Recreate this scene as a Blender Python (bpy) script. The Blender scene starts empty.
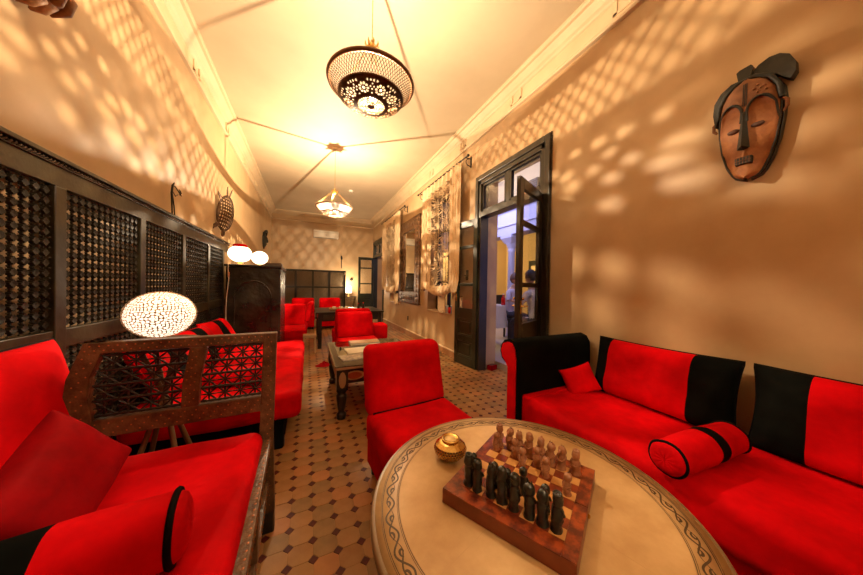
import bpy, bmesh, math, random
import numpy as np
from mathutils import Vector, Matrix, noise
random.seed(7)
PI = math.pi
C = bpy.context.scene.collection
SC = bpy.context.scene

# ------------------------------------------------------------------ camera
YAW, PITCH, ROLL, CAMH = 0.43781, 0.0085, 0.01677, 1.25
cam_d = bpy.data.cameras.new('camera'); cam = bpy.data.objects.new('camera', cam_d); C.objects.link(cam)
cam_d.sensor_width = 36.0; cam_d.lens = 264.0 * 36 / 863; cam_d.clip_start = 0.02; cam_d.clip_end = 100
_r = Vector((math.cos(YAW), -math.sin(YAW), 0)); _f = Vector((math.sin(YAW), math.cos(YAW), 0)); _u = Vector((0, 0, 1))
f2 = _f * math.cos(PITCH) - _u * math.sin(PITCH); u2 = _u * math.cos(PITCH) + _f * math.sin(PITCH)
r3 = _r * math.cos(ROLL) + u2 * math.sin(ROLL); u3 = -_r * math.sin(ROLL) + u2 * math.cos(ROLL)
cam.matrix_world = Matrix(((r3.x, u3.x, -f2.x, 0), (r3.y, u3.y, -f2.y, 0), (r3.z, u3.z, -f2.z, CAMH), (0, 0, 0, 1)))
SC.camera = cam
SC.view_settings.view_transform = 'Standard'; SC.view_settings.look = 'None'
SC.view_settings.gamma = 1.0; SC.view_settings.exposure = 0.18; SC.view_settings.use_curve_mapping = False

# ------------------------------------------------------------------ world and lights
world = bpy.data.worlds.new('dusk'); SC.world = world; world.use_nodes = True
world.node_tree.nodes['Background'].inputs[0].default_value = (0.28, 0.30, 0.80, 1)
world.node_tree.nodes['Background'].inputs[1].default_value = 0.8

WARM = (1.0, 0.77, 0.50)
def lamp(name, kind, loc, power, color=WARM, size=0.03, rot=None, sy=None):
    d = bpy.data.lights.new(name, kind); d.energy = power; d.color = color
    if kind == 'AREA':
        d.shape = 'RECTANGLE'; d.size = size; d.size_y = sy or size
    else:
        d.shadow_soft_size = size
    o = bpy.data.objects.new(name, d); C.objects.link(o); o.location = loc
    if rot: o.rotation_euler = rot
    return o
BULB = 172
for cx_, cy_, cz_, k_ in ((0.43, 2.08, 2.695, 1.0), (0.43, 5.20, 2.608, 1.8), (0.43, -1.45, 2.685, 0.8)):  # last entry lights the added pendant behind the camera
    lamp('bulb_light', 'POINT', (cx_, cy_, cz_), BULB * k_, WARM, 0.0045)
lamp('bulb_light', 'POINT', (-0.675, 1.80, 1.075), 12, WARM, 0.02)
lamp('bulb_light', 'POINT', (-0.89, 4.62, 1.66), 18, WARM, 0.06)
lamp('bulb_light', 'POINT', (-0.70, 4.98, 1.63), 9, WARM, 0.05)
lamp('bulb_light', 'POINT', (1.36, 9.95, 1.25), 60, WARM, 0.05)
lamp('courtyard_light', 'AREA', (3.2, 4.6, 3.3), 62, (0.50, 0.52, 1.0), 1.2, (0, -math.pi / 2 + .35, 0), 3.0)  # added area lamp standing in for blue dusk light on the arcade
lamp('courtyard_warm_fill', 'POINT', (5.6, 8.6, 2.6), 190, (1.0, 0.72, 0.35), 0.10)  # added warm fill for the far gallery wall; no lantern hangs here
lamp('courtyard_warm_fill', 'POINT', (3.1, 1.2, 2.6), 26, (1.0, 0.72, 0.45), 0.10)  # second added warm fill, unseen behind the right wall

# ------------------------------------------------------------------ materials
MATS = {}
def mat(name, color, rough=0.5, metal=0.0, c2=None, nscale=8.0, bump=0.0, bscale=40.0, sheen=0.0, emis=None, estr=0.0,
        stretch=None, detail=4.0, spec=0.5, coat=0.0, thin=None, rampw=(0.35, 0.65), bdist=0.01):
    if name in MATS: return MATS[name]
    m = bpy.data.materials.new(name); m.use_nodes = True; nt = m.node_tree
    b = nt.nodes['Principled BSDF']
    b.inputs['Base Color'].default_value = (*color, 1); b.inputs['Roughness'].default_value = rough
    b.inputs['Metallic'].default_value = metal; b.inputs['Specular IOR Level'].default_value = spec
    if coat: b.inputs['Coat Weight'].default_value = coat; b.inputs['Coat Roughness'].default_value = 0.12
    if sheen:
        b.inputs['Sheen Weight'].default_value = sheen; b.inputs['Sheen Roughness'].default_value = 0.35
        b.inputs['Sheen Tint'].default_value = (min(1, color[0] * 1.5 + 0.2), color[1] * 1.5, color[2] * 1.5, 1)
    if emis: b.inputs['Emission Color'].default_value = (*emis, 1); b.inputs['Emission Strength'].default_value = estr
    if c2 or bump:
        tc = nt.nodes.new('ShaderNodeTexCoord'); mp = nt.nodes.new('ShaderNodeMapping')
        nt.links.new(tc.outputs['Object'], mp.inputs['Vector'])
        if stretch: mp.inputs['Scale'].default_value = stretch
    if c2:
        n = nt.nodes.new('ShaderNodeTexNoise'); n.inputs['Scale'].default_value = nscale; n.inputs['Detail'].default_value = detail
        n.inputs['Roughness'].default_value = 0.6
        nt.links.new(mp.outputs[0], n.inputs['Vector'])
        r = nt.nodes.new('ShaderNodeValToRGB'); r.color_ramp.elements[0].position = rampw[0]; r.color_ramp.elements[1].position = rampw[1]
        r.color_ramp.elements[0].color = (*color, 1); r.color_ramp.elements[1].color = (*c2, 1)
        nt.links.new(n.outputs['Fac'], r.inputs['Fac']); nt.links.new(r.outputs['Color'], b.inputs['Base Color'])
    if bump:
        n2 = nt.nodes.new('ShaderNodeTexNoise'); n2.inputs['Scale'].default_value = bscale; n2.inputs['Detail'].default_value = 3
        nt.links.new(mp.outputs[0], n2.inputs['Vector'])
        bp = nt.nodes.new('ShaderNodeBump'); bp.inputs['Strength'].default_value = bump; bp.inputs['Distance'].default_value = bdist
        nt.links.new(n2.outputs['Fac'], bp.inputs['Height']); nt.links.new(bp.outputs['Normal'], b.inputs['Normal'])
    MATS[name] = m; return m
wall_m = mat('tadelakt', (0.47, 0.305, 0.155), 0.42, c2=(0.57, 0.385, 0.205), nscale=1.6, bump=0.10, bscale=3.0, detail=6, bdist=0.03)
ceil_m = mat('ceiling_plaster', (0.53, 0.425, 0.28), 0.6, c2=(0.60, 0.485, 0.325), nscale=1.2, bump=0.05, bscale=6)
crown_m = mat('crown_plaster', (0.60, 0.45, 0.27), 0.6, c2=(0.66, 0.50, 0.31), nscale=3)
red_m = mat('red_velvet', (0.46, 0.0002, 0.0026), 0.85, c2=(0.74, 0.0004, 0.0045), nscale=4.0, bump=0.35, bscale=11, sheen=0.03, detail=6, spec=0.08)
red2_m = mat('deep_red_velvet', (0.22, 0.0008, 0.003), 0.75, c2=(0.32, 0.001, 0.004), nscale=9.0, bump=0.3, bscale=18, sheen=0.03, spec=0.08)
blk_m = mat('black_velvet', (0.0025, 0.003, 0.0025), 0.9, c2=(0.006, 0.0065, 0.0055), nscale=6, bump=0.2, bscale=20, spec=0.05)
pipe_m = mat('black_piping', (0.004, 0.003, 0.003), 0.8, spec=0.1)
dwood = mat('dark_lattice_wood', (0.012, 0.009, 0.005), 0.5, c2=(0.028, 0.020, 0.010), nscale=6, bump=0.15, bscale=30, stretch=(1, 1, 6), spec=0.3)
fwood = mat('worn_frame_wood', (0.016, 0.013, 0.006), 0.30, c2=(0.046, 0.034, 0.015), nscale=5, bump=0.2, bscale=22, spec=0.7)
carve = mat('carved_brown_wood', (0.060, 0.027, 0.010), 0.38, c2=(0.17, 0.080, 0.032), nscale=18, bump=0.7, bscale=70, spec=0.5, bdist=0.006)
ebony = mat('ebony_wood', (0.012, 0.010, 0.008), 0.35, c2=(0.03, 0.022, 0.015), nscale=9, bump=0.2, bscale=40)
blackw = mat('black_lacquered_wood', (0.010, 0.009, 0.007), 0.30, c2=(0.022, 0.018, 0.012), nscale=4, bump=0.1, bscale=20)
cabm = mat('black_hammered_leather', (0.014, 0.012, 0.008), 0.27, c2=(0.036, 0.030, 0.019), nscale=4, bump=0.55, bscale=9, detail=6, bdist=0.02)
doorm = mat('dark_green_door_paint', (0.014, 0.018, 0.010), 0.30, c2=(0.024, 0.028, 0.015), nscale=5, bump=0.1, bscale=20)
doorb = mat('brown_black_door_paint', (0.022, 0.015, 0.008), 0.33, c2=(0.035, 0.024, 0.012), nscale=5, bump=0.1, bscale=20)
copper = mat('copper_studs', (0.42, 0.14, 0.055), 0.4, 0.5)
brass = mat('brass', (0.85, 0.58, 0.20), 0.22, 1.0, c2=(0.60, 0.36, 0.10), nscale=30, bump=0.5, bscale=60, bdist=0.004)
iron = mat('black_iron', (0.02, 0.017, 0.013), 0.4, 0.6)
bronze = mat('dark_pierced_brass', (0.045, 0.022, 0.010), 0.4, 0.7, c2=(0.11, 0.055, 0.022), nscale=20)
rimm = mat('copper_brown_rim', (0.16, 0.075, 0.035), 0.4, 0.6)
glass = bpy.data.materials.new('window_glass'); glass.use_nodes = True
_b = glass.node_tree.nodes['Principled BSDF']; _b.inputs['Transmission Weight'].default_value = 1; _b.inputs['Roughness'].default_value = 0.0; _b.inputs['IOR'].default_value = 1.45
tabglass = bpy.data.materials.new('green_tinted_glass'); tabglass.use_nodes = True
_b = tabglass.node_tree.nodes['Principled BSDF']; _b.inputs['Transmission Weight'].default_value = 1; _b.inputs['Base Color'].default_value = (0.82, 0.92, 0.84, 1); _b.inputs['Roughness'].default_value = 0.02
mirror_m = mat('mirror_glass', (0.85, 0.82, 0.75), 0.02, 1.0)
lace = mat('cream_lace', (0.64, 0.46, 0.26), 0.85, c2=(0.76, 0.57, 0.35), nscale=60)
whitep = mat('white_plastic', (0.82, 0.76, 0.64), 0.4)
grout = mat('floor_grout', (0.27, 0.135, 0.050), 0.6)
tile_ms = [mat('glazed_tile_%s' % n, c, 0.46, c2=c2, nscale=9, bump=0.18, bscale=16, spec=0.28, detail=5) for n, c, c2 in (
    ('ochre', (0.27, 0.122, 0.038), (0.34, 0.165, 0.056)), ('tan', (0.30, 0.145, 0.048), (0.36, 0.180, 0.064)),
    ('olive', (0.20, 0.110, 0.038), (0.28, 0.148, 0.052)), ('orange', (0.34, 0.132, 0.040), (0.40, 0.165, 0.052)))]
dot_m = mat('dark_red_cabochon', (0.050, 0.002, 0.002), 0.5, c2=(0.085, 0.005, 0.004), nscale=20, spec=0.25)
terra = mat('terracotta_baseboard', (0.34, 0.15, 0.055), 0.4, c2=(0.42, 0.20, 0.08), nscale=6)
leather = mat('tan_table_leather', (0.50, 0.30, 0.125), 0.45, c2=(0.64, 0.42, 0.20), nscale=7, bump=0.12, bscale=12, detail=7)
leather2 = mat('tan_border_leather', (0.44, 0.26, 0.105), 0.45, c2=(0.58, 0.37, 0.17), nscale=9, bump=0.12, bscale=12, detail=7)
engr = mat('dark_tooled_line', (0.075, 0.040, 0.016), 0.5)
engr2 = mat('edge_line', (0.06, 0.04, 0.02), 0.5)
burl = mat('thuya_burl', (0.10, 0.012, 0.004), 0.3, c2=(0.34, 0.060, 0.012), nscale=28, bump=0.05, bscale=60, detail=8, coat=0.4, rampw=(0.42, 0.6))
burlside = mat('mahogany_side', (0.15, 0.028, 0.009), 0.3, c2=(0.22, 0.045, 0.013), nscale=12, stretch=(4, 1, 1))
sq_l = mat('light_square', (0.56, 0.26, 0.075), 0.35, c2=(0.62, 0.32, 0.10), nscale=40)
sq_d = mat('brown_square', (0.15, 0.020, 0.006), 0.32, c2=(0.24, 0.045, 0.012), nscale=40)
pc_d = mat('black_stone', (0.008, 0.009, 0.006), 0.3, c2=(0.030, 0.030, 0.020), nscale=40, bump=0.4, bscale=160, bdist=0.003, spec=0.6)
pc_l = mat('brown_stone', (0.30, 0.115, 0.048), 0.38, c2=(0.42, 0.18, 0.08), nscale=40, bump=0.4, bscale=160, bdist=0.003)
maskface = mat('mask_ochre_wood', (0.27, 0.095, 0.028), 0.65, c2=(0.38, 0.145, 0.042), nscale=18, bump=0.3, bscale=60, detail=6)
maskfore = mat('mask_brown_wood', (0.17, 0.062, 0.020), 0.65, c2=(0.25, 0.095, 0.030), nscale=18, bump=0.3, bscale=60)
maskblk = mat('mask_black_paint', (0.012, 0.012, 0.009), 0.55, c2=(0.024, 0.022, 0.016), nscale=12, bump=0.2, bscale=40)
trophy = mat('carved_mask_wood', (0.16, 0.055, 0.015), 0.5, c2=(0.34, 0.15, 0.05), nscale=9, bump=0.4, bscale=40)
paper = mat('magazine_paper', (0.78, 0.74, 0.62), 0.35)
paper2 = mat('magazine_cover', (0.20, 0.20, 0.20), 0.3, c2=(0.62, 0.55, 0.45), nscale=22)
paper3 = mat('wooden_tray', (0.38, 0.22, 0.10), 0.5)
bamboo = mat('bamboo_matting', (0.05, 0.033, 0.022), 0.45, c2=(0.10, 0.068, 0.045), nscale=10, stretch=(6, 6, 1), bump=0.3, bscale=50)
bluep = mat('courtyard_plaster', (0.62, 0.60, 0.72), 0.7)
yelp = mat('ochre_plaster', (0.62, 0.46, 0.20), 0.7)
cloth = mat('white_table_linen', (0.72, 0.68, 0.62), 0.8)
skin = mat('skin', (0.52, 0.27, 0.17), 0.5)
shirt = mat('pale_blouse', (0.62, 0.55, 0.62), 0.8)
hairb = mat('dark_hair', (0.03, 0.02, 0.015), 0.6)
hairg = mat('grey_auburn_hair', (0.14, 0.07, 0.05), 0.6)
trous = mat('dark_trousers', (0.03, 0.03, 0.05), 0.8)
slatw = mat('roof_slat_wood', (0.30, 0.16, 0.07), 0.5)
bambs = mat('turned_brown_sticks', (0.14, 0.07, 0.025), 0.4)
redglass = mat('red_glass', (0.7, 0.01, 0.01), 0.15)
bookm = mat('book_cloth', (0.10, 0.07, 0.05), 0.6)
def glow(name, col, s):
    m = bpy.data.materials.new(name); m.use_nodes = True; b = m.node_tree.nodes['Principled BSDF']
    b.inputs['Base Color'].default_value = (*col, 1); b.inputs['Emission Color'].default_value = (*col, 1); b.inputs['Emission Strength'].default_value = s
    return m
bulbglow = glow('bulb_glow', (1.0, 0.85, 0.60), 60)
linerglow = glow('lamp_liner_glow', (1.0, 0.84, 0.64), 1.4)
globeglow = glow('globe_glow', (1.0, 0.80, 0.55), 3.0)

# ------------------------------------------------------------------ mesh builder
def T(x=0, y=0, z=0, rx=0, ry=0, rz=0, s=1.0):
    m = Matrix.Translation((x, y, z)) @ Matrix.Rotation(rz, 4, 'Z') @ Matrix.Rotation(ry, 4, 'Y') @ Matrix.Rotation(rx, 4, 'X')
    return m @ Matrix.Scale(s, 4) if s != 1.0 else m
class MB:
    def __init__(s): s.v = []; s.f = []; s.mi = []; s.sm = []
    def add(s, V, F, mi=0, sm=False, M=None):
        n = len(s.v)
        if M is not None: V = [tuple(M @ Vector(p)) for p in V]
        s.v += [tuple(p) for p in V]; s.f += [tuple(i + n for i in q) for q in F]
        s.mi += [mi] * len(F); s.sm += [sm] * len(F); return s
    def box(s, c, d, mi=0, M=None):
        x, y, z = c; a, b, e = d[0] / 2, d[1] / 2, d[2] / 2
        V = [(x + i * a, y + j * b, z + k * e) for k in (-1, 1) for j in (-1, 1) for i in (-1, 1)]
        return s.add(V, [(0, 2, 3, 1), (4, 5, 7, 6), (0, 1, 5, 4), (2, 6, 7, 3), (0, 4, 6, 2), (1, 3, 7, 5)], mi, False, M)
    def span(s, x0, x1, y0, y1, z0, z1, mi=0, M=None):
        return s.box(((x0 + x1) / 2, (y0 + y1) / 2, (z0 + z1) / 2), (abs(x1 - x0), abs(y1 - y0), abs(z1 - z0)), mi, M)
    def tube(s, P, r, n=8, mi=0, M=None, closed=False, cap=True, flat=1.0):
        P = [Vector(p) for p in P]; m = len(P)
        if not isinstance(r, (list, tuple)): r = [r] * m
        V = []; F = []; t0 = None; prev = None
        for i, p in enumerate(P):
            if closed: t = P[(i + 1) % m] - P[i - 1]
            else: t = P[min(i + 1, m - 1)] - P[max(i - 1, 0)]
            t = t.normalized() if t.length > 1e-9 else Vector((0, 0, 1))
            if prev is None:
                a = Vector((0, 0, 1)) if abs(t.z) < 0.9 else Vector((1, 0, 0)); u = t.cross(a).normalized()
            else: u = (prev - t * prev.dot(t)).normalized()
            prev = u; w = t.cross(u)
            for k in range(n):
                a = 2 * PI * k / n; V.append(p + u * math.cos(a) * r[i] + w * math.sin(a) * r[i] * flat)
        for i in range(m if closed else m - 1):
            j = (i + 1) % m
            for k in range(n): F.append((i * n + k, i * n + (k + 1) % n, j * n + (k + 1) % n, j * n + k))
        s.add(V, F, mi, True, M)
        if cap and not closed:
            s.add(V[:n], [tuple(range(n))[::-1]], mi, False, M); s.add(V[-n:], [tuple(range(n))], mi, False, M)
        return s
    def lathe(s, prof, n=24, mi=0, M=None, sm=True, sx=1.0, sy=1.0):
        V = [(r * math.cos(2 * PI * k / n) * sx, r * math.sin(2 * PI * k / n) * sy, z) for r, z in prof for k in range(n)]
        F = [(i * n + k, i * n + (k + 1) % n, (i + 1) * n + (k + 1) % n, (i + 1) * n + k) for i in range(len(prof) - 1) for k in range(n)]
        s.add(V, F, mi, sm, M)
        if prof[0][0] > 1e-4: s.add(V[:n], [tuple(range(n))[::-1]], mi, False, M)
        if prof[-1][0] > 1e-4: s.add(V[-n:], [tuple(range(n))], mi, False, M)
        return s
    def prism(s, out, z0, z1, mi=0, M=None, sm=False):
        n = len(out); V = [(x, y, z0) for x, y in out] + [(x, y, z1) for x, y in out]
        F = [tuple(range(n))[::-1], tuple(range(n, 2 * n))]
        s.add(V, F, mi, False, M)
        s.add(V, [(i, (i + 1) % n, n + (i + 1) % n, n + i) for i in range(n)], mi, sm, M); return s
    def grid(s, fn, nu, nv, mi=0, M=None, cu=False, sm=True, keep=None):
        V = [fn(i / (nu if cu else nu - 1), j / (nv - 1)) for j in range(nv) for i in range(nu)]
        F = []
        for j in range(nv - 1):
            for i in range(nu if cu else nu - 1):
                if keep and not keep((i + .5) / (nu if cu else nu - 1), (j + .5) / (nv - 1)): continue
                k = (i + 1) % nu; F.append((j * nu + i, j * nu + k, (j + 1) * nu + k, (j + 1) * nu + i))
        return s.add(V, F, mi, sm, M)
    def ball(s, c, r, n=12, m=8, mi=0, M=None):
        if not isinstance(r, (list, tuple)): r = (r, r, r)
        def fn(u, v):
            a = 2 * PI * u; b = PI * (v - .5) * 0.999
            return (c[0] + r[0] * math.cos(a) * math.cos(b), c[1] + r[1] * math.sin(a) * math.cos(b), c[2] + r[2] * math.sin(b))
        return s.grid(fn, n, m, mi, M, cu=True)
    def rbox(s, c, d, r, mi=0, M=None, g=5, dis=None, mid=4):
        h = [x / 2 for x in d]; r = min(r, *[x * .999 for x in h])
        def pos(H):
            e = [-H + r * (1 - math.cos(PI / 2 * k / (g - 1))) for k in range(g)]
            inner = [-(H - r) + 2 * (H - r) * k / mid for k in range(1, mid)] if H > r * 1.01 else []
            return e + inner + [-x for x in e[::-1]]
        for ax in range(3):
            a, b = (ax + 1) % 3, (ax + 2) % 3; A = pos(h[a]); B = pos(h[b])
            for sg in (-1, 1):
                V = []
                for q in B:
                    for p in A:
                        P = [0, 0, 0]; P[ax] = sg * h[ax]; P[a] = p; P[b] = q
                        inn = [max(-(h[i] - r), min(h[i] - r, P[i])) for i in range(3)]
                        dv = Vector([P[i] - inn[i] for i in range(3)])
                        dv = dv.normalized() * r if dv.length > 1e-9 else dv
                        w = Vector(inn) + dv
                        if dis:
                            w = dis(w)
                        V.append((w.x + c[0], w.y + c[1], w.z + c[2]))
                na = len(A); F = []
                for j in range(len(B) - 1):
                    for i in range(na - 1):
                        q = (j * na + i, j * na + i + 1, (j + 1) * na + i + 1, (j + 1) * na + i)
                        F.append(q if sg > 0 else q[::-1])
                s.add(V, F, mi, True, M)
        return s
    def build(s, name, m, parent=None, loc=None, bev=0, weld=False, W=False, solid=0):
        me = bpy.data.meshes.new(name)
        V = s.v
        if W and parent is not None:
            inv = parent.matrix_world.inverted() if W == 2 else Matrix.Translation(-parent.location)
            V = [tuple(inv @ Vector(p)) for p in V]
        me.from_pydata(V, [], s.f)
        ms = m if isinstance(m, (list, tuple)) else [m]
        for x in ms: me.materials.append(x)
        me.polygons.foreach_set('material_index', s.mi); me.polygons.foreach_set('use_smooth', s.sm)
        if weld:
            bm = bmesh.new(); bm.from_mesh(me); bmesh.ops.remove_doubles(bm, verts=bm.verts, dist=1e-5)
            bmesh.ops.recalc_face_normals(bm, faces=bm.faces); bm.to_mesh(me); bm.free()
        me.update()
        o = bpy.data.objects.new(name, me); C.objects.link(o)
        if parent: o.parent = parent
        if loc: o.location = loc
        if bev:
            b = o.modifiers.new('bevel', 'BEVEL'); b.width = bev; b.segments = 2; b.limit_method = 'ANGLE'; b.angle_limit = 0.7
        if solid:
            q = o.modifiers.new('solid', 'SOLIDIFY'); q.thickness = solid; q.offset = 0
        return o
def tag(o, label=None, cat=None, group=None, kind=None):
    if label: o['label'] = label
    if cat: o['category'] = cat
    if group: o['group'] = group
    if kind: o['kind'] = kind
    return o
def thing(name, label, cat, loc=(0, 0, 0), rz=0, group=None):
    o = bpy.data.objects.new(name, None); C.objects.link(o); o.empty_display_size = 0.1
    o.location = loc; o.rotation_euler = (0, 0, rz); return tag(o, label, cat, group)
def dup(root, loc, rz, label, group=None):
    def cp(o, par):
        c = o.copy(); C.objects.link(c)
        if par: c.parent = par
        for ch in KIDS.get(o.name, list(o.children)): cp(ch, c)
        return c
    r = cp(root, None); r.location = loc; r.rotation_euler = (0, 0, rz); r['label'] = label
    if group: r['group'] = group
    return r
KIDS = {}
def nz(p, s=1.0): return noise.noise(Vector(p) * s)

# ------------------------------------------------------------------ room dimensions
XL, XR, YF, YB, ZC = -1.15, 2.30, -3.0, 10.5, 3.76
def struct(o): o['kind'] = 'structure'; return o
def wall_open(name, x0, x1, y0, y1, holes, m):
    b = MB(); ys = sorted(set([y0, y1] + [h[0] for h in holes] + [h[1] for h in holes]))
    for a, c in zip(ys[:-1], ys[1:]):
        hh = [h for h in holes if h[0] <= a and h[1] >= c]
        if not hh: b.span(x0, x1, a, c, 0, ZC)
        else:
            h = hh[0]
            if h[2] > 0: b.span(x0, x1, a, c, 0, h[2])
            b.span(x0, x1, a, c, h[3], ZC)
    return struct(b.build(name, m))
HOLES = [(2.06, 3.27, 0, 2.84), (4.06, 5.10, 0.74, 3.0), (6.95, 7.95, 0.74, 3.0), (8.75, 10.15, 0, 2.84)]
wr = wall_open('wall_right', XR, XR + 0.34, YF, YB, HOLES, wall_m)
struct(MB().span(XL - 0.2, XL, YF, YB, 0, ZC).build('wall_left', wall_m))
struct(MB().span(XL - 0.2, XR + 0.34, YB, YB + 0.2, 0, ZC).build('wall_back', wall_m))
struct(MB().span(XL - 0.2, XR + 0.34, YF - 0.2, YF, 0, ZC).build('wall_front', wall_m))
struct(MB().span(XL - 0.2, XR + 0.34, YF - 0.2, YB + 0.2, ZC, ZC + 0.2).build('ceiling', ceil_m))

# crown mouldings: flat frieze from 3.45 up with a lower bead and a cove
def crown(name, p0, p1, inward):
    prof = [(0, 3.44), (0.030, 3.445), (0.036, 3.462), (0.022, 3.478), (0.014, 3.49), (0.014, 3.62), (0.03, 3.63), (0.04, 3.645),
            (0.06, 3.66), (0.075, 3.685), (0.10, 3.715), (0.125, 3.72), (0.135, 3.735), (0.135, ZC), (0, ZC)]
    b = MB(); V = []; n = len(prof)
    for p in (p0, p1):
        for o, z in prof: V.append((p[0] + inward[0] * o, p[1] + inward[1] * o, z))
    b.add(V, [(i, i + 1, n + i + 1, n + i) for i in range(n - 1)])
    L = (Vector(p1) - Vector(p0)).length; d = (Vector(p1) - Vector(p0)).normalized()
    o = struct(b.build(name, crown_m))
    # raised square key blocks along the frieze
    nb = int(L / 1.15)
    for k in range(nb):
        t = (k + 0.5) * L / nb
        q = MB()
        for a in (-0.075, 0.075):
            c = Vector(p0) + d * (t + a) + Vector(inward) * 0.018
            q.box((c.x, c.y, 3.565), (0.03 if abs(d.x) > .5 else 0.014, 0.03 if abs(d.y) > .5 else 0.014, 0.12))
        c = Vector(p0) + d * t + Vector(inward) * 0.018
        q.box((c.x, c.y, 3.515), (0.18 if abs(d.x) > .5 else 0.014, 0.18 if abs(d.y) > .5 else 0.014, 0.022))
        q.build('key_block', crown_m, o)
    return o
crown('trim_1', (XL, YF), (XL, YB), (1, 0)); crown('trim_2', (XR, YF), (XR, YB), (-1, 0))
crown('trim_3', (XL, YB), (XR, YB), (0, -1)); crown('trim_4', (XL, YF), (XR, YF), (0, 1))

# ------------------------------------------------------------------ floor: octagon tiles and cabochons
fl = struct(MB().span(XL - 0.2, XR + 0.34, YF - 0.2, YB + 0.2, -0.12, -0.0016).build('floor', grout))
PX, PY, CUT = 0.1065, 0.1000, 0.0235
X0, Y0 = 0.0365, 0.0905
g = 0.0007
ax, ay = PX / 2, PY / 2
octo = [(-ax + CUT, -ay + g), (ax - CUT, -ay + g), (ax - g, -ay + CUT), (ax - g, ay - CUT), (ax - CUT, ay - g), (-ax + CUT, ay - g), (-ax + g, ay - CUT), (-ax + g, -ay + CUT)]
dia = [(0, -CUT + 2 * g), (CUT - 2 * g, 0), (0, CUT - 2 * g), (-CUT + 2 * g, 0)]
def tile_me(out, m, nm):
    mb = MB(); n = len(out); V = [(x, y, -0.006) for x, y in out] + [(x, y, -0.0007) for x, y in out] + [(x * 0.965, y * 0.965, 0) for x, y in out]
    mb.add(V, [(i, (i + 1) % n, n + (i + 1) % n, n + i) for i in range(n)] + [(n + i, n + (i + 1) % n, 2 * n + (i + 1) % n, 2 * n + i) for i in range(n)] + [tuple(range(2 * n, 3 * n))])
    o = mb.build(nm, m); me = o.data; bpy.data.objects.remove(o); return me, mb
omes = [tile_me(octo, m, 'tile') for m in tile_ms]; dme = tile_me(dia, dot_m, 'cabochon')
far = MB(); nt_ = nd_ = 0
ix0, ix1 = int((XL - X0) / PX) - 1, int((XR + 0.3 - X0) / PX) + 1
for j in range(int((YF - Y0) / PY), int((YB - Y0) / PY) + 1):
    for i in range(ix0, ix1):
        x, y = X0 + i * PX, Y0 + j * PY
        k = random.choices((0, 1, 2, 3), (5, 3, 3, 2))[0]
        near = 0.85 < y < 2.6 and -0.25 < x < 0.70 and (y + x * 0.5) > 0.85
        if near and nt_ < 300:
            o = bpy.data.objects.new('tile', omes[k][0]); C.objects.link(o); o.parent = fl; nt_ += 1
            o.location = (x + ax, y + ay, random.uniform(-0.0006, 0.0006)); o.rotation_euler = (random.uniform(-.004, .004), random.uniform(-.004, .004), 0)
        else: far.add(omes[k][1].v, omes[k][1].f, k, False, T(x + ax, y + ay, random.uniform(-.0005, .0005)))
        if near and nd_ < 300:
            o = bpy.data.objects.new('cabochon', dme[0]); C.objects.link(o); o.parent = fl; nd_ += 1
            o.location = (x, y, 0.0002)
        else: far.add(dme[1].v, dme[1].f, 4, False, T(x, y, 0.0002))
tag(far.build('tile_field', tile_ms + [dot_m], fl), kind='stuff')

# baseboards made of terracotta tiles
def baseboard(name, x, inw, spans):
    root = None
    for (a, b_) in spans:
        o = MB().span(x, x + inw * 0.008, a, b_, 0, 0.12).build('bed', grout) if root is None else None
        if root is None: root = o; o.name = name; struct(root)
        n = max(1, round((b_ - a) / 0.2)); w = (b_ - a) / n
        for k in range(n):
            MB().span(x, x + inw * 0.018, a + k * w + .001, a + (k + 1) * w - .001, 0, 0.10).build('baseboard_tile', terra, root, bev=0.002)
        MB().span(x, x + inw * 0.026, a, b_, 0.102, 0.122).build('cap_strip', crown_m, root, bev=0.003)
baseboard('baseboard_right', XR, -1, [(3.36, 8.66), (-2.99, 1.98)])
baseboard('baseboard_left', XL, 1, [(5.5, 10.4)])

# ------------------------------------------------------------------ left wall lattice screen
def lobed(y, z, r, b, x0, x1, mi=0):
    pts = []
    for k in range(32):
        q, d = ((1.02, 0), (1.02, 13), (.70, 22), (.84, 33), (.90, 45), (.84, 57), (.70, 68), (1.02, 77))[k % 8]
        a = math.radians(90 * (k // 8) + d); q *= r
        pts.append((q * math.cos(a), q * math.sin(a)))
    n = 32
    V = [(x0, y + p, z + q) for p, q in pts] + [(x1, y + p * .8, z + q * .8) for p, q in pts] + [(x1 - 0.002, y, z)]
    b.add(V, [(i, (i + 1) % n, n + (i + 1) % n, n + i) for i in range(n)] + [(n + i, n + (i + 1) % n, 2 * n) for i in range(n)], mi)
def lattice(y0, y1, z0, z1, p, x):
    b = MB(); ny = round((y1 - y0) / p); nzz = round((z1 - z0) / p); py = (y1 - y0) / ny; pz = (z1 - z0) / nzz
    for i in range(ny):
        yy = y0 + (i + .5) * py
        b.span(x - 0.012, x - 0.004, yy - .0035, yy + .0035, z0, z1)
        for j in range(nzz):
            zz = z0 + (j + .5) * pz
            lobed(yy, zz, py * 0.435, b, x - 0.010, x + 0.004)
    for j in range(nzz):
        zz = z0 + (j + .5) * pz; b.span(x - 0.012, x - 0.004, y0, y1, zz - .0035, zz + .0035)
    # small beads at the corners between crosses
    for i in range(ny + 1):
        for j in range(nzz + 1):
            yy, zz = y0 + i * py, z0 + j * pz; q = 0.0055
            b.add([(x, yy, zz - q), (x, yy + q, zz), (x, yy, zz + q), (x, yy - q, zz), (x + .006, yy, zz)], [(0, 1, 4), (1, 2, 4), (2, 3, 4), (3, 0, 4)])
    return b
SX = -1.092
scr = thing('lattice_screen', 'long dark turned-wood lattice wainscot covering the left wall', 'wall panelling', (XL, 0, 0))
STW = 0.07
st = [1.905 + 0.7 * k for k in range(-4, 5)]   # stile centres
st = [s if s < 4.6 else 4.6 for s in st]
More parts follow.
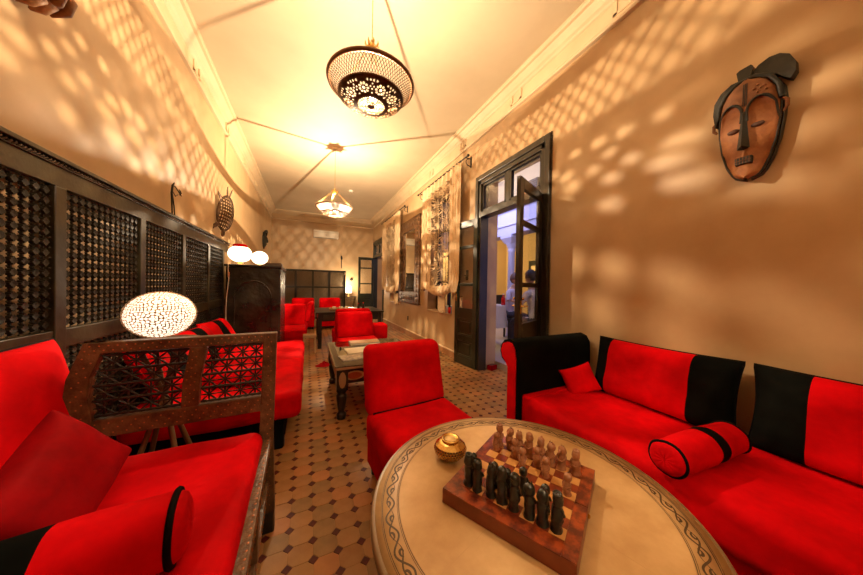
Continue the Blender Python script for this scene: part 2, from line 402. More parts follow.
YS0, YS1 = st[0] - .035, 4.85
for (z0, z1, nm) in ((1.69, 1.782, 'top_rail'), (0.915, 1.005, 'middle_rail'), (0.02, 0.12, 'bottom_rail')):
    MB().span(SX - 0.02, SX + 0.012, YS0, YS1, z0, z1).build(nm, fwood, scr, W=True, bev=0.003)
for s in st:
    MB().span(SX - 0.02, SX + 0.017, s - .033, s + .033, 0.12, 1.69).build('stile', fwood, scr, W=True, bev=0.004)
for a, b_ in zip(st[:-1], st[1:]):
    for z0, z1 in ((1.005, 1.69), (0.12, 0.915)):
        bb = lattice(a + .035, b_ - .035, z0 + .008, z1 - .008, 0.047, SX)
        tag(bb.build('lattice_panel', dwood, scr, W=True), kind='stuff')
b = MB().span(XL, SX + 0.022, YS0, YS1, 1.782, 1.788).span(XL, SX + 0.036, YS0, YS1, 1.806, 1.826).span(XL, SX + 0.010, YS0, YS1, 1.788, 1.806)
b.build('cornice', fwood, scr, W=True, bev=0.003)
b = MB(); y = YS0
while y < YS1:
    b.tube([(SX + .016, y, 1.789), (SX + .024, y + .008, 1.797), (SX + .016, y + .016, 1.805)], .004, 5); y += 0.020
tag(b.build('dentil', bronze, scr, W=True), kind='stuff')

# ------------------------------------------------------------------ soft furnishing helpers
def pillow_fn(w, h, t, pinch=0.05, seed=0.0, wr=0.008, ex=0.42):
    def fn(u, v, side):
        s, q = 2 * u - 1, 2 * v - 1
        x = w / 2 * s * (1 - pinch * (1 - q * q) * abs(s) ** 3); y = h / 2 * q * (1 - pinch * (1 - s * s) * abs(q) ** 3)
        th = max(0, (1 - s ** 4) * (1 - q ** 4)) ** ex
        n = nz((x * 6 + seed, y * 6, side * 3 + seed)) * wr + nz((x * 15 + seed, y * 15, side + seed)) * wr * 0.4
        return (x, y, side * (t / 2 * th + n * min(1, th * 1.5)))
    return fn
def pillow_part(mb, fn, u0=0.0, u1=1.0, nu=22, nv=24):
    def warp(t): return 0.5 - 0.5 * math.cos(PI * t) if (u0, u1) == (0, 1) else t
    for side in (1, -1):
        def g_(u, v):
            uu = u0 + (u1 - u0) * warp(u); return fn(uu, 0.5 - 0.5 * math.cos(PI * v), side)
        V = [g_(i / (nu - 1), j / (nv - 1)) for j in range(nv) for i in range(nu)]
        F = []
        for j in range(nv - 1):
            for i in range(nu - 1):
                q = (j * nu + i, j * nu + i + 1, (j + 1) * nu + i + 1, (j + 1) * nu + i); F.append(q if side > 0 else q[::-1])
        mb.add(V, F, 0, True)
    return mb
def pillow_edge(fn, n=24):
    P = [fn(i / n, 0, 0) for i in range(n)] + [fn(1, i / n, 0) for i in range(n)] + [fn(1 - i / n, 1, 0) for i in range(n)] + [fn(0, 1 - i / n, 0) for i in range(n)]
    return P
def cushion(name, label, w, h, t, M, panels, piping=True, m=None, pinch=0.05, seed=0.0, wr=0.008, pm=None, group=None):
    """M: world matrix; local x = width, y = height, z = thickness. panels: list of (u0,u1,material,name)"""
    r = bpy.data.objects.new(name, None); C.objects.link(r); r.matrix_world = M; tag(r, label, 'cushion', group)
    fn = pillow_fn(w, h, t, pinch, seed, wr)
    for u0, u1, mm, nm in panels:
        pillow_part(MB(), fn, u0, u1).build(nm, mm, r, weld=True)
    if piping:
        MB().tube(pillow_edge(fn), 0.006, 6, closed=True).build('piping', pm or pipe_m, r)
    return r
def frame_M(o, X, Y):
    X = Vector(X).normalized(); Z = X.cross(Vector(Y)).normalized(); Y = Z.cross(X)
    return Matrix(((X.x, Y.x, Z.x, o[0]), (X.y, Y.y, Z.y, o[1]), (X.z, Y.z, Z.z, o[2]), (0, 0, 0, 1)))
def bolster(name, label, p0, p1, r, band, seed=0, ring=True):
    """p0 = end nearest the viewer's interest, band=(t0,t1) along length"""
    p0, p1 = Vector(p0), Vector(p1); L = (p1 - p0).length
    z = (p1 - p0).normalized(); x = Vector((0, 0, 1)).cross(z).normalized(); y = z.cross(x)
    root = bpy.data.objects.new(name, None); C.objects.link(root); tag(root, label, 'bolster cushion')
    root.matrix_world = Matrix(((x.x, y.x, z.x, p0.x), (x.y, y.y, z.y, p0.y), (x.z, y.z, z.z, p0.z), (0, 0, 0, 1)))
    def rad(t): return r * (0.93 + 0.09 * math.sin(PI * t))
    def fn(t, a):
        rr = rad(t) + nz((math.cos(a) * 1.5, math.sin(a) * 1.5, t * 4 + seed)) * r * 0.06
        return (rr * math.cos(a), rr * math.sin(a) * 0.95, L * t)
    def seg(t0, t1, n=14): return MB().grid(lambda u, v: fn(t0 + (t1 - t0) * v, 2 * PI * u), 40, n, cu=True)
    segs = [(0, band[0]), (band[1], 1)]
    b = MB()
    for a, c in segs:
        q = seg(a, c); b.add(q.v, [f[::-1] for f in q.f] if False else q.f, 0, True)
    b.build('cover', red_m, root)
    seg(*band).build('black_band', blk_m, root)
    for e, sg in ((0, -1), (1, 1)):
        c = MB()
        def cf(u, v):
            a = 2 * PI * u; q = fn(e, a); k = 1 - v * 0.995
            bul = 0.42 * r * math.sqrt(max(0, 1 - (1 - v) ** 2.2)) * (1 - .25 * v) * (1 + 0.03 * math.cos(a * 12)) 
            return (q[0] * k, q[1] * k, q[2] + sg * bul)
        c.grid(cf, 48, 8, cu=True); c.build('end_cap', red_m, root)
        if ring: MB().tube([fn(e, 2 * PI * k / 36) for k in range(36)], 0.008 if r > .08 else 0.0065, 6, closed=True).build('piping', pipe_m, root)
    return root

# ------------------------------------------------------------------ carved daybed (front left)
DB = thing('carved_daybed', 'carved brown wooden daybed with red mattress along the left wall, nearest', 'daybed', (-0.6, 0.6, 0))
DX0, DX1, DY0, DY1 = -1.045, -0.13, -0.35, 1.555
def soft(seed, amp=0.008, sc=3.0):
    def f(w):
        n = nz((w.x * sc + seed, w.y * sc, w.z * sc)) * amp + nz((w.x * sc * 3 + seed, w.y * sc * 3, w.z * 3)) * amp * .4
        return Vector((w.x + n * .5, w.y + n * .5, w.z + n))
    return f
mt = MB().rbox((-0.598, 0.59, 0.425), (0.87, 1.86, 0.22), 0.05, dis=soft(3, .008), mid=14); mt.build('mattress', red_m, DB, W=True, weld=True)
MB().tube([(-0.195, -0.30, 0.518), (-0.192, 0.5, 0.522), (-0.196, 1.44, 0.518), (-0.25, 1.49, 0.518), (-0.98, 1.49, 0.518)], 0.005, 6).build('mattress_piping', red2_m, DB, W=True)
# front rail (facing the room): top rail, lower rail, turned lattice in between, legs
def studs(pts, n=0.0042):
    b = MB()
    for c, ax_ in pts:
        q = n; x, y, z = c; N = Vector(ax_); U = N.orthogonal().normalized(); W_ = N.cross(U)
        P = [Vector(c) + U * q * math.cos(k * PI / 3) + W_ * q * math.sin(k * PI / 3) for k in range(6)] + [Vector(c) + N * q * .6]
        b.add(P, [(i, (i + 1) % 6, 6) for i in range(6)], 0, True)
    return b
MB().span(DX1 - 0.055, DX1 + 0.0, DY0, DY1 - .03, 0.435, 0.475).build('top_rail', carve, DB, W=True, bev=0.006)
MB().span(DX1 - 0.045, DX1 - 0.008, DY0, DY1 - .03, 0.215, 0.265).build('lower_rail', carve, DB, W=True, bev=0.004)
b = MB(); y = DY0 + .02
while y < DY1 - 0.05:
    for z0, z1 in ((0.265, 0.35), (0.35, 0.435)):
        b.tube([(DX1 - .028, y, z0), (DX1 - .028, y, z0 + .02), (DX1 - .028, y, (z0 + z1) / 2), (DX1 - .028, y, z1 - .02), (DX1 - .028, y, z1)], [.004, .007, .010, .007, .004], 6, cap=False)
    y += 0.026
b.span(DX1 - .034, DX1 - .022, DY0, DY1 - .03, .345, .356)
tag(b.build('turned_spindles', ebony, DB, W=True), kind='stuff')
for y in (DY0 + 0.4, DY0 + 0.95, DY0 + 1.45):
    MB().span(DX1 - 0.05, DX1 - .004, y - .03, y + .03, .262, .437).build('rail_block', carve, DB, W=True, bev=0.004)
pts = []
y = DY0 + .02
while y < DY1 - .05:
    pts += [((DX1 - 0.0, y, 0.448), (1, 0, 0)), ((DX1 - 0.0, y + .013, 0.464), (1, 0, 0)), ((DX1 - .012, y, .475), (0, 0, 1)), ((DX1 - .008, y, 0.24), (1, 0, 0)), ((DX1 - .008, y + .013, 0.252), (1, 0, 0)), ((DX1 - .008, y + .013, 0.227), (1, 0, 0))]
    y += 0.026
tag(studs(pts).build('inlay_studs', copper, DB, W=True), kind='stuff')
for (x, y) in ((DX1 - .03, DY0 + .03), (DX0 + .03, DY0 + .03), (DX0 + .03, DY1 - .03)):
    MB().span(x - .028, x + .028, y - .028, y + .028, 0, 0.44).build('leg', carve, DB, W=True, bev=0.004)
# headboard
YH = 1.53
def hb(x0, x1, z0, z1, d=0.034, y=YH): return MB().span(x0, x1, y - d / 2, y + d / 2, z0, z1)
post = MB().add([(x, y, z) for (x0, x1, z) in ((-.168, -.112, 0), (-.168, -.112, .12), (-.180, -.122, .50), (-.168, -.110, 1.0)) for (x, y) in ((x0, YH - .022), (x1, YH - .022), (x1, YH + .022), (x0, YH + .022))],
    [(0, 3, 2, 1), (12, 13, 14, 15)] + [(4 * k + i, 4 * k + (i + 1) % 4, 4 * k + 4 + (i + 1) % 4, 4 * k + 4 + i) for k in range(3) for i in range(4)])
post.build('headboard_post', carve, DB, W=True, bev=0.004)
MB().span(-.172, -.116, YH - .026, YH + .026, 0, .1).build('foot', ebony, DB, W=True, bev=.004)
# left curved upright
L = [(-.765, 1.0), (-.812, .86), (-.820, .78), (-.785, .60), (-.785, .52)]
Rr = [(-.705, 1.0), (-.748, .86), (-.754, .78), (-.725, .60), (-.725, .52)]
pr = MB(); V = []
for (a, c) in zip(L, Rr):
    for y in (YH - .02, YH + .02): V += [(a[0], y, a[1]), (c[0], y, c[1])]
F = []
for k in range(4):
    o_ = 4 * k; F += [(o_, o_ + 1, o_ + 5, o_ + 4), (o_ + 2, o_ + 6, o_ + 7, o_ + 3), (o_, o_ + 4, o_ + 6, o_ + 2), (o_ + 1, o_ + 3, o_ + 7, o_ + 5)]
F += [(0, 2, 3, 1), (16, 17, 19, 18)]
pr.add(V, F).build('curved_upright', carve, DB, W=True, bev=0.004)
hb(-.765, -.165, .955, 1.0, .044).build('headboard_top_rail', carve, DB, W=True, bev=0.004)
hb(-.775, -.175, .615, .690, .036).build('headboard_bottom_rail', carve, DB, W=True, bev=0.004)
ms = MB().add([(x, y, z) for (x0, x1, z) in ((-.475, -.415, .69), (-.47, -.41, .80), (-.445, -.385, .955)) for (x, y) in ((x0, YH - .02), (x1, YH - .02), (x1, YH + .02), (x0, YH + .02))],
    [(0, 3, 2, 1), (8, 9, 10, 11)] + [(4 * k + i, 4 * k + (i + 1) % 4, 4 * k + 4 + (i + 1) % 4, 4 * k + 4 + i) for k in range(2) for i in range(4)])
ms.build('middle_upright', carve, DB, W=True, bev=0.004)
def xl(z): # left inner border of the left panel
    return -.703 + (-.045) * min(1, (1.0 - z) / .18)
def panel(x0f, x1f, z0, z1, nm):
    b = MB(); rows = 4; H_ = (z1 - z0) / rows
    for k in range(rows + 1):
        z = z0 + k * H_; x0, x1 = x0f(z), x1f(z); n = int((x1 - x0) / .013); P = []; R_ = []
        for i in range(n + 1):
            P.append((x0 + (x1 - x0) * i / n, YH, z)); R_.append(.0075 if i % 2 else .0048)
        b.tube(P, R_, 6, cap=False)
    for k in range(rows):
        z = z0 + (k + .5) * H_; x0, x1 = x0f(z), x1f(z); n = max(1, round((x1 - x0) / H_)); w = (x1 - x0) / n
        for i in range(n):
            cx = x0 + (i + .5) * w
            for dx, dz in ((w / 2, H_ / 2), (w / 2, -H_ / 2), (0, H_ / 2), (w / 2, 0)):
                b.tube([(cx - dx, YH, z - dz), (cx - dx * .5, YH, z - dz * .5), (cx, YH, z), (cx + dx * .5, YH, z + dz * .5), (cx + dx, YH, z + dz)], [.002, .0045, .0025, .0045, .002], 5, cap=False)
            b.ball((cx, YH, z), .0065, 6, 5)
    tag(b.build(nm, ebony, DB, W=True), kind='stuff')
panel(xl, lambda z: -.475 + .03 * max(0, (z - .8) / .155), .70, .945, 'spindle_panel')
panel(lambda z: -.41 + .03 * max(0, (z - .8) / .155), lambda z: -.172, .70, .945, 'spindle_panel')
pts = []
for k in range(46):
    x = -.76 + k * .013
    pts += [((x, YH - .022, .968 + .018 * (k % 2)), (0, -1, 0)), ((x, YH - .018, .632 + .02 * (k % 3)), (0, -1, 0))]
for k in range(36): z = .14 + k * .024; pts.append(((-.146 + .012 * (1 - abs(k % 2)), YH - .022, z), (0, -1, 0)))
for k in range(20): pts.append(((-.46 + .014 * (k % 3) + .0006 * k, YH - .0205, .70 + k * .0125), (0, -1, 0)))
for k in range(24):
    z = .56 + k * .018; pts.append(((xl(z) - .035 + .014 * (k % 3 - 1) + (0.05 if z < .68 else 0) * (0.68 - z) / .1, YH - .0205, z), (0, -1, 0)))
tag(studs(pts, .0032).build('inlay_studs', copper, DB, W=True), kind='stuff')

DB.rotation_euler = (0, 0, math.radians(1.6)); DB.location = (-0.602, 0.6, 0)
cushion('back_cushion', 'large red velvet cushion with black piping against the lattice screen', 0.95, 0.50, 0.17,
        frame_M((-0.925, 1.19, 0.755), (0.04, 1, 0.0), (-0.24, 0, 1)), [(0, 1, red_m, 'cover')], seed=2)
cushion('throw_cushion', 'dark red square throw cushion leaning on the large one of the daybed', 0.26, 0.38, 0.13,
        frame_M((-0.615, 1.065, 0.690), (0.53, 0.31, -0.79), (-0.11, 0.90, 0.38)), [(0, 1, red2_m, 'cover')], piping=False, pinch=0.16, seed=5, wr=.012)
bolster('bolster', 'red bolster with black band lying on the front left daybed', (-0.305, 0.895, 0.612), (-0.90, 0.805, 0.612), 0.090, (0.34, 0.50), 1)

# ------------------------------------------------------------------ lamp table and pierced oval lamp
LT = thing('tripod_table', 'small brown stick-legged table behind the carved headboard', 'side table', (-0.675, 1.84, 0))
MB().lathe([(0.0, .915), (.15, .915), (.155, .93), (.15, .94), (.0, .94)], 28).build('tabletop', carve, LT)
for k in range(4):
    a = PI / 4 + k * PI / 2; P = [(math.cos(a) * .22, math.sin(a) * .22, 0.0), (math.cos(a) * .04, math.sin(a) * .04, .55), (-math.cos(a) * .10, -math.sin(a) * .10, .915)]
    MB().tube(P, [.013, .012, .012], 8).build('leg', bambs, LT)
MB().lathe([(0, .53), (.06, .535), (.06, .56), (0, .565)], 16).build('binding_ring', bambs, LT)
def pierced_lamp():
    r = thing('pierced_lamp', 'glowing oval pierced white metal lamp behind the carved headboard', 'lamp', (-0.675, 1.80, 0.94))
    MB().lathe([(.05, 0), (.05, .008), (.03, .015), (.028, .035), (.035, .04), (.0, .04)], 24).build('base', brass, r)
    cz, rx, rz_ = .138, .137, .118
    cs = []
    for k in range(9):
        for (lat, n, off) in ((-0.05, 9, 0), (0.65, 7, .5), (-0.7, 7, .5)):
            if k < n: cs.append((2 * PI * (k + off) / n, lat))
    def xyz(u, v):
        a = 2 * PI * u; bb = PI * (v - .5) * .96
        return (math.cos(a) * math.cos(bb), math.sin(a) * math.cos(bb), math.sin(bb))
    C3 = [(math.cos(a) * math.cos(l), math.sin(a) * math.cos(l), math.sin(l)) for a, l in cs]
    NU, NV = 360, 160
    def keep(u, v):
        p = xyz(u, v)
        best = min(((p[0] - c[0]) ** 2 + (p[1] - c[1]) ** 2 + (p[2] - c[2]) ** 2, i) for i, c in enumerate(C3))
        d = math.sqrt(best[0])
        if d < .33:
            rr = (d - .03) / .105; k = math.floor(rr); fr = rr - k
            if d < .04: return False
            c = C3[best[1]]; E = Vector((-c[1], c[0], 0)).normalized() if abs(c[2]) < .99 else Vector((1, 0, 0)); Nn = Vector(c).cross(E)
            q = Vector(p) - Vector(c); a = math.atan2(q.dot(Nn), q.dot(E)); n = [5, 9, 13, 16, 18][int(max(0, min(4, k)))]
            fa = (a / (2 * PI) * n) % 1
            return (fr - .5) ** 2 / .17 + (fa - .5) ** 2 / .19 > 1
        fu = (round(64 * max(.2, math.cos(PI * (math.floor(v * 30) / 30 + .017 - .5)))) * u + .5 * (int(v * 30) % 2)) % 1; fv = (v * 30) % 1
        return (fu - .5) ** 2 + (fv - .5) ** 2 > .18
    sh = MB().grid(lambda u, v: (lambda p: (p[0] * rx, p[1] * rx, cz + p[2] * rz_))(xyz(u, v)), NU, NV, cu=True, keep=keep)
    sh.build('pierced_shell', mat('white_gilt_metal', (0.50, 0.28, 0.11), .45, .2), r)
    MB().ball((0, 0, cz), (rx * .955, rx * .955, rz_ * .955), 40, 24).build('glowing_liner', linerglow, r).visible_shadow = True
    MB().ball((0, -.0, .135), .028, 12, 8).build('bulb', bulbglow, r)
    return r
pierced_lamp()

# ------------------------------------------------------------------ second sofa on the left (beyond the headboard)
S2 = thing('banquette', 'red banquette on black base along the left wall behind the carved headboard', 'sofa', (-0.6, 3.3, 0))
MB().span(-1.05, -0.155, 2.26, 4.30, 0, .235).build('base', blk_m, S2, W=True, bev=.01)
MB().rbox((-.540, 3.26, .325), (1.01, 2.10, .20), .06, dis=soft(9, .018, 2.5), mid=12).build('mattress', red_m, S2, W=True, weld=True)
for y in (2.32, 4.22): MB().span(-.165, -.150, y - .03, y + .03, 0, .06).build('foot', ebony, S2, W=True)
bolster('bolster', 'red bolster with black edging on the second left sofa', (-0.30, 2.52, 0.500), (-0.98, 2.62, 0.500), 0.075, (0.97, 0.99), 4)
for k, (y, lab) in enumerate(((2.62, 'nearest red-and-black back cushion against the lattice by the oval lamp'), (3.22, 'middle red-and-black back cushion against the lattice on the second left sofa'), (3.84, 'farthest red-and-black back cushion beside the black cabinet'))):
    cushion('back_cushion', lab, 0.58, 0.38, 0.15, frame_M((-0.93, y, 0.625), (0.12, 1, 0.0), (-0.5, 0.05, .87)),
            [(0, .36, red_m, 'cover'), (.36, .64, blk_m, 'black_panel'), (.64, 1, red_m, 'cover')], seed=k * 3.3, pm=red_m, group='cushions on the second left sofa')

# ------------------------------------------------------------------ black cabinet and lamps on it
CB = thing('cabinet', 'tall black leather-covered cabinet carrying two round lamps', 'cabinet', (-0.68, 4.9, 0))
MB().span(-1.02, -.365, 4.45, 5.35, .04, 1.47).build('body', cabm, CB, W=True, bev=.02)
MB().span(-1.035, -.352, 4.435, 5.365, 1.465, 1.495).build('top', blackw, CB, W=True, bev=.006)
MB().span(-1.0, -.385, 4.47, 5.33, 0, .05).build('plinth', blackw, CB, W=True)
b = MB()
for k in range(24): b.ball((-.363, 4.47, .12 + k * .055), .008, 6, 5)
for k in range(15): b.ball((-.363, 4.50 + k * .058, 1.43), .008, 6, 5)
tag(b.build('nail_heads', iron, CB, W=True), kind='stuff')
# raised embossed arch on the front face
P = [(-.92, 4.447, .55)] + [(-.70 + .22 * -math.cos(a), 4.447, 1.02 + .25 * math.sin(a)) for a in [PI * k / 12 for k in range(13)]] + [(-.48, 4.447, .55)]
MB().tube(P, .012, 8).build('embossed_arch', cabm, CB, W=True)
def table_lamp(name, label, x, y, z, rx, rz_, cap):
    r = thing(name, label, 'lamp', (x, y, z))
    MB().lathe([(rx * .38, 0), (rx * .38, .012), (rx * .2, .025), (rx * .28, .045), (0, .046)], 20).build('base', brass, r)
    MB().lathe([(max(.0, rx * math.cos(t)), .04 + rz_ + rz_ * math.sin(t)) for t in [(-.49 + .98 * k / 14) * PI for k in range(15)]], 28).build('globe', globeglow, r)
    if cap:
        b = MB(); b.lathe([(rx * .62, .04 + rz_ * 1.78), (rx * .60, .04 + rz_ * 1.98), (rx * .5, .04 + rz_ * 2.12), (0, .04 + rz_ * 2.16)], 20); b.build('red_cloth_cap', red_m, r)
    return r
table_lamp('globe_lamp', 'larger round glowing lamp with red cap on the black cabinet', -.89, 4.62, 1.495, .145, .122, True)
table_lamp('globe_lamp', 'smaller plain round glowing lamp behind the larger one on the cabinet', -.700, 4.98, 1.495, .115, .105, False)
for l in [o for o in SC.objects if o.type == 'LIGHT' and o.location.z < 1.9 and o.location.y > 4]: l.data.use_shadow = True
bk = thing('flat_box', 'dark flat box lying on the right of the black cabinet top', 'box', (-.48, 4.70, 1.495))
MB().span(-.10, .12, -.15, .15, 0, .03).build('body', bookm, bk, bev=.003); MB().span(-.09, .11, -.14, .14, .03, .05).build('lid', bambs, bk, bev=.003)
cd = MB().tube([(-.985, 4.425, 1.50), (-.985, 4.42, 1.42), (-.975, 4.42, 1.30), (-.985, 4.42, 1.18), (-1.0, 4.42, 1.02), (-1.005, 4.42, .85), (-1.0, 4.42, .6)], .0055, 6)
cr = thing('lamp_cord', 'white lamp cord hanging down the black cabinet front', 'cord', (-.985, 4.42, .6))
cd.build('cable', whitep, cr, W=True); MB().rbox((-.98, 4.42, 1.35), (.022, .018, .07), .006).build('switch', mat('beige_switch', (.6, .35, .2), .4), cr, W=True)

# ------------------------------------------------------------------ ornaments on the left wall
# antelope figure standing on the wainscot ledge
an = thing('antelope_figure', 'thin black wire antelope figure standing on the lattice ledge', 'figurine', (-1.095, 3.12, 1.826))
MB().lathe([(.03, 0), (.03, .006), (0, .008)], 12).build('base', iron, an)
MB().tube([(0, -.02, 0), (0, -.03, .10), (0, -.035, .20), (0, -.02, .27), (.005, .0, .30)], [.005, .006, .008, .008, .004], 6).build('body', iron, an)
MB().tube([(0, .03, 0), (0, .01, .10), (0, -.025, .20)], [.004, .005, .005], 6).build('leg', iron, an)
MB().tube([(0, -.02, .27), (0, .03, .275), (.005, .08, .25), (.01, .13, .22)], [.006, .005, .006, .004], 6).build('neck', iron, an)
for k in (0, 1): MB().tube([(0, .12, .225), (0, .14 + .02 * k, .25), (0, .11 + .03 * k, .275)], .003, 5).build('horn', iron, an)
MB().tube([(0, -.02, .22), (0, .04, .19), (0, .09, .22)], .0035, 5).build('foreleg', iron, an)
# turtle-shaped pierced metal plaque
tu = bpy.data.objects.new('turtle_plaque', None); C.objects.link(tu); tag(tu, 'dark pierced metal turtle plaque on the left wall above the round lamps', 'wall ornament')
tu.matrix_world = Matrix.Translation((-1.06, 4.60, 2.21)) @ Matrix.Rotation(math.radians(62), 4, 'Z') @ Matrix.Rotation(math.radians(90), 4, 'X') @ Matrix.Rotation(math.radians(-10), 4, 'Z') @ Matrix.Diagonal((.80, 1, 1, 1))
def tk(u, v):
    a, rr = u * 2 * PI, v
    if rr > .9 or rr < .1: return True
    fx, fy = (rr * math.cos(a) * 4.6) % 1, (rr * math.sin(a) * 5.4) % 1
    return (fx - .5) ** 2 + (fy - .5) ** 2 > .085 + .05 * nz((rr * 5, a, 0))
MB().grid(lambda u, v: (.165 * v * math.cos(2 * PI * u), .255 * v * math.sin(2 * PI * u), .05 * (1 - v * v)), 120, 40, cu=True, keep=tk).build('shell', bronze, tu, solid=.004)
MB().tube([(.165 * math.cos(a), .255 * math.sin(a), 0) for a in [2 * PI * k / 40 for k in range(40)]], .010, 6, closed=True).build('rim', bronze, tu)
for sg in (-1, 1):
    MB().prism([(sg * .01, .25), (sg * .03, .25), (sg * .055, .33), (sg * .05, .38), (sg * .03, .33)], 0, .012).build('tail_fin', bronze, tu)
MB().prism([(-.15, .14), (-.20, .20), (-.22, .24), (-.17, .22), (-.12, .19)], 0, .012).build('flipper', bronze, tu)
MB().prism([(-.13, -.16), (-.20, -.22), (-.21, -.30), (-.17, -.26), (-.09, -.21)], 0, .012).build('flipper', bronze, tu)
MB().ball((0, -.29, .01), (.035, .055, .02), 12, 8).build('head', bronze, tu)
# long black mask farther along
def simple_mask(name, label, M, W_, H_, fm, hm):
    r = bpy.data.objects.new(name, None); C.objects.link(r); r.matrix_world = M; tag(r, label, 'mask')
    def fn(u, v):
        a = 2 * PI * u; k = v; x = W_ / 2 * math.cos(a) * k; y = H_ / 2 * math.sin(a) * k * (1 if math.sin(a) > 0 else 1.05)
        z = .07 * (1 - k ** 3) + .03 * math.exp(-(x / .015) ** 2) * (1 if -.05 < y < .1 else .2) * (1 - k)
        return (x * (1 - .18 * max(0, -math.sin(a))), y, z)
    MB().grid(fn, 36, 14, cu=True).build('face', fm, r)
    MB().tube([fn(k / 30, 1.0) for k in range(30)], .018, 8, closed=True).build('rim', hm, r)
    MB().tube([(-W_ * .5, H_ * .25, .02), (-W_ * .3, H_ * .52, .05), (0, H_ * .58, .06), (W_ * .3, H_ * .52, .05), (W_ * .5, H_ * .25, .02)], [.02, .035, .04, .035, .02], 8).build('hair', hm, r)
    for sg in (-1, 1): MB().ball((sg * W_ * .2, H_ * .06, .072), (.022, .008, .01), 10, 6).build('eye', hm, r)
    MB().ball((0, -H_ * .05, .09), (.013, .05, .02), 8, 8).build('nose', fm, r)
    MB().ball((0, -H_ * .27, .068), (.03, .010, .012), 10, 6).build('mouth', hm, r)
    return r
simple_mask('carved_mask', 'long black carved mask on the left wall nearest the far end', frame_M((XL + .012, 8.75, 2.44), (0, 1, 0), (0, 0, 1)), .36, .44, maskblk, maskblk)
# trophy-like carved mask at the top left (only beard and chin show)
cm = bpy.data.objects.new('bearded_mask', None); C.objects.link(cm); tag(cm, 'brown carved wooden mask with curled beard high on the left wall, cut by the frame', 'mask')
cm.matrix_world = frame_M((XL + .01, 1.75, 2.735), (0, 1, 0), (0, 0, 1))
MB().grid(lambda u, v: (.17 * v * math.cos(2 * PI * u), .30 * v * math.sin(2 * PI * u), .12 * (1 - v ** 3) + .02 * nz((math.cos(2 * PI * u) * v * 3, math.sin(2 * PI * u) * v * 3, 1))), 48, 16, cu=True).build('face', trophy, cm)
for k in range(9):
    a = -PI * .95 + PI * .9 * k / 8; x, y = .155 * math.cos(a), .27 * math.sin(a) - .01
    MB().tube([(x * .85, y * .85, .07), (x, y, .075), (x * 1.13, y * 1.10, .05), (x * 1.16, y * 1.15, .02)], [.02, .034, .024, .006], 10).build('beard_lock', trophy, cm)
for k in range(5):
    x = -.09 + k * .045
    MB().tube([(x, -.14, .10), (x * 1.05, -.20, .125), (x * 1.1, -.25, .11), (x * 1.12, -.285, .06)], [.012, .021, .018, .005], 10).build('beard_lock', trophy, cm)
MB().ball((0, -.02, .14), (.03, .08, .035), 12, 8).build('nose', trophy, cm)
MB().ball((0, -.125, .12), (.06, .016, .018), 12, 8).build('mouth', maskblk, cm)
for sg in (-1, 1):
    MB().ball((sg * .07, .06, .11), (.035, .016, .02), 12, 8).build('eye', maskblk, cm)
    MB().ball((sg * .185, .0, .03), (.03, .075, .02), 12, 8).build('ear', trophy, cm)

# ------------------------------------------------------------------ large mask on the right wall
mk = bpy.data.objects.new('tribal_mask', None); C.objects.link(mk); tag(mk, 'orange-brown wooden mask with black crested hair on the right wall above the sofa', 'mask')
mk.matrix_world = frame_M((XR - .005, 0.607, 2.185), (0, -1, 0), (0, 0, 1)) @ Matrix.Scale(.91, 4)   # x toward viewer's right
HT = [(0, 0), (.03, .046), (.08, .066), (.18, .090), (.35, .113), (.55, .126), (.72, .130), (.84, .122), (.92, .100), (.97, .068), (1, 0)]
def half(y):     # half width of the face at height y (-.335 chin .. .265 top)
    t = max(0, min(1, (y + .335) / .60))
    for (a, p), (c, q) in zip(HT[:-1], HT[1:]):
        if t <= c: return p + (q - p) * (t - a) / (c - a)
    return 0
def mz(x, y):
    h_ = max(half(y), 1e-4); k = min(1, abs(x) / h_); base = .085 * math.sqrt(max(0, 1 - k ** 3.0)) + .035
    return base * (0.85 + .15 * math.cos((y) * 4))
NYm = 44
def mgrid(y0, y1, n, dz=0.0, kx=1.0):
    def fn(u, v):
        y = y0 + (y1 - y0) * v; x = (2 * u - 1) * half(y) * kx; return (x, y, mz(x, y) + dz)
    return fn
def cav(x, y):  # heart-shaped hollow under the brow arches
    yb = .115; d = 0
    for sg in (-1, 1):
        q = ((x - sg * .056) / .052) ** 2 + ((y - .0) / .135) ** 2 if y > 0 else ((x - sg * .05) / .062) ** 2 + (y / .30) ** 2
        if q < 1: d = max(d, (1 - q) ** .5)
    return d
fb = MB()
def facef(u, v):
    y = -.333 + .60 * v; x = (2 * u - 1) * half(y) * .97; return (x, y, mz(x, y) - .022 * cav(x, y) ** .7)
fb.grid(facef, 40, 56)
fb.mi = [0 if (fb.v[q[0]][1] < .125 - 1.2 * max(0, abs(abs(fb.v[q[0]][0]) - .056) - .02)) else 1 for q in fb.f]
fb.build('face', [maskface, maskfore], mk)
sd = MB()   # black flank
def flank(u, v):
    a = u; y = -.333 + .60 * (1 - abs(2 * a - 1)); sg = -1 if a < .5 else 1
    x = sg * half(y); z = (mz(x * .999, y)) * (1 - v); o = 1 + .10 * math.sin(v * PI) * .6
    return (x * o + sg * .004, y, z)
sd.grid(flank, 121, 6); sd.build('black_flank', maskblk, mk, solid=.006)
P = [];
for k in range(60):
    a = 2 * PI * k / 60
    yy = -.033 + .30 * math.sin(a); yy = max(-.331, min(.266, yy)); sg = 1 if math.cos(a) > 0 else -1
    P.append((sg * half(yy) * .985, yy, mz(sg * half(yy) * .985, yy) + .004))
MB().tube(P, .0055, 6, closed=True).build('edge_line', maskblk, mk)
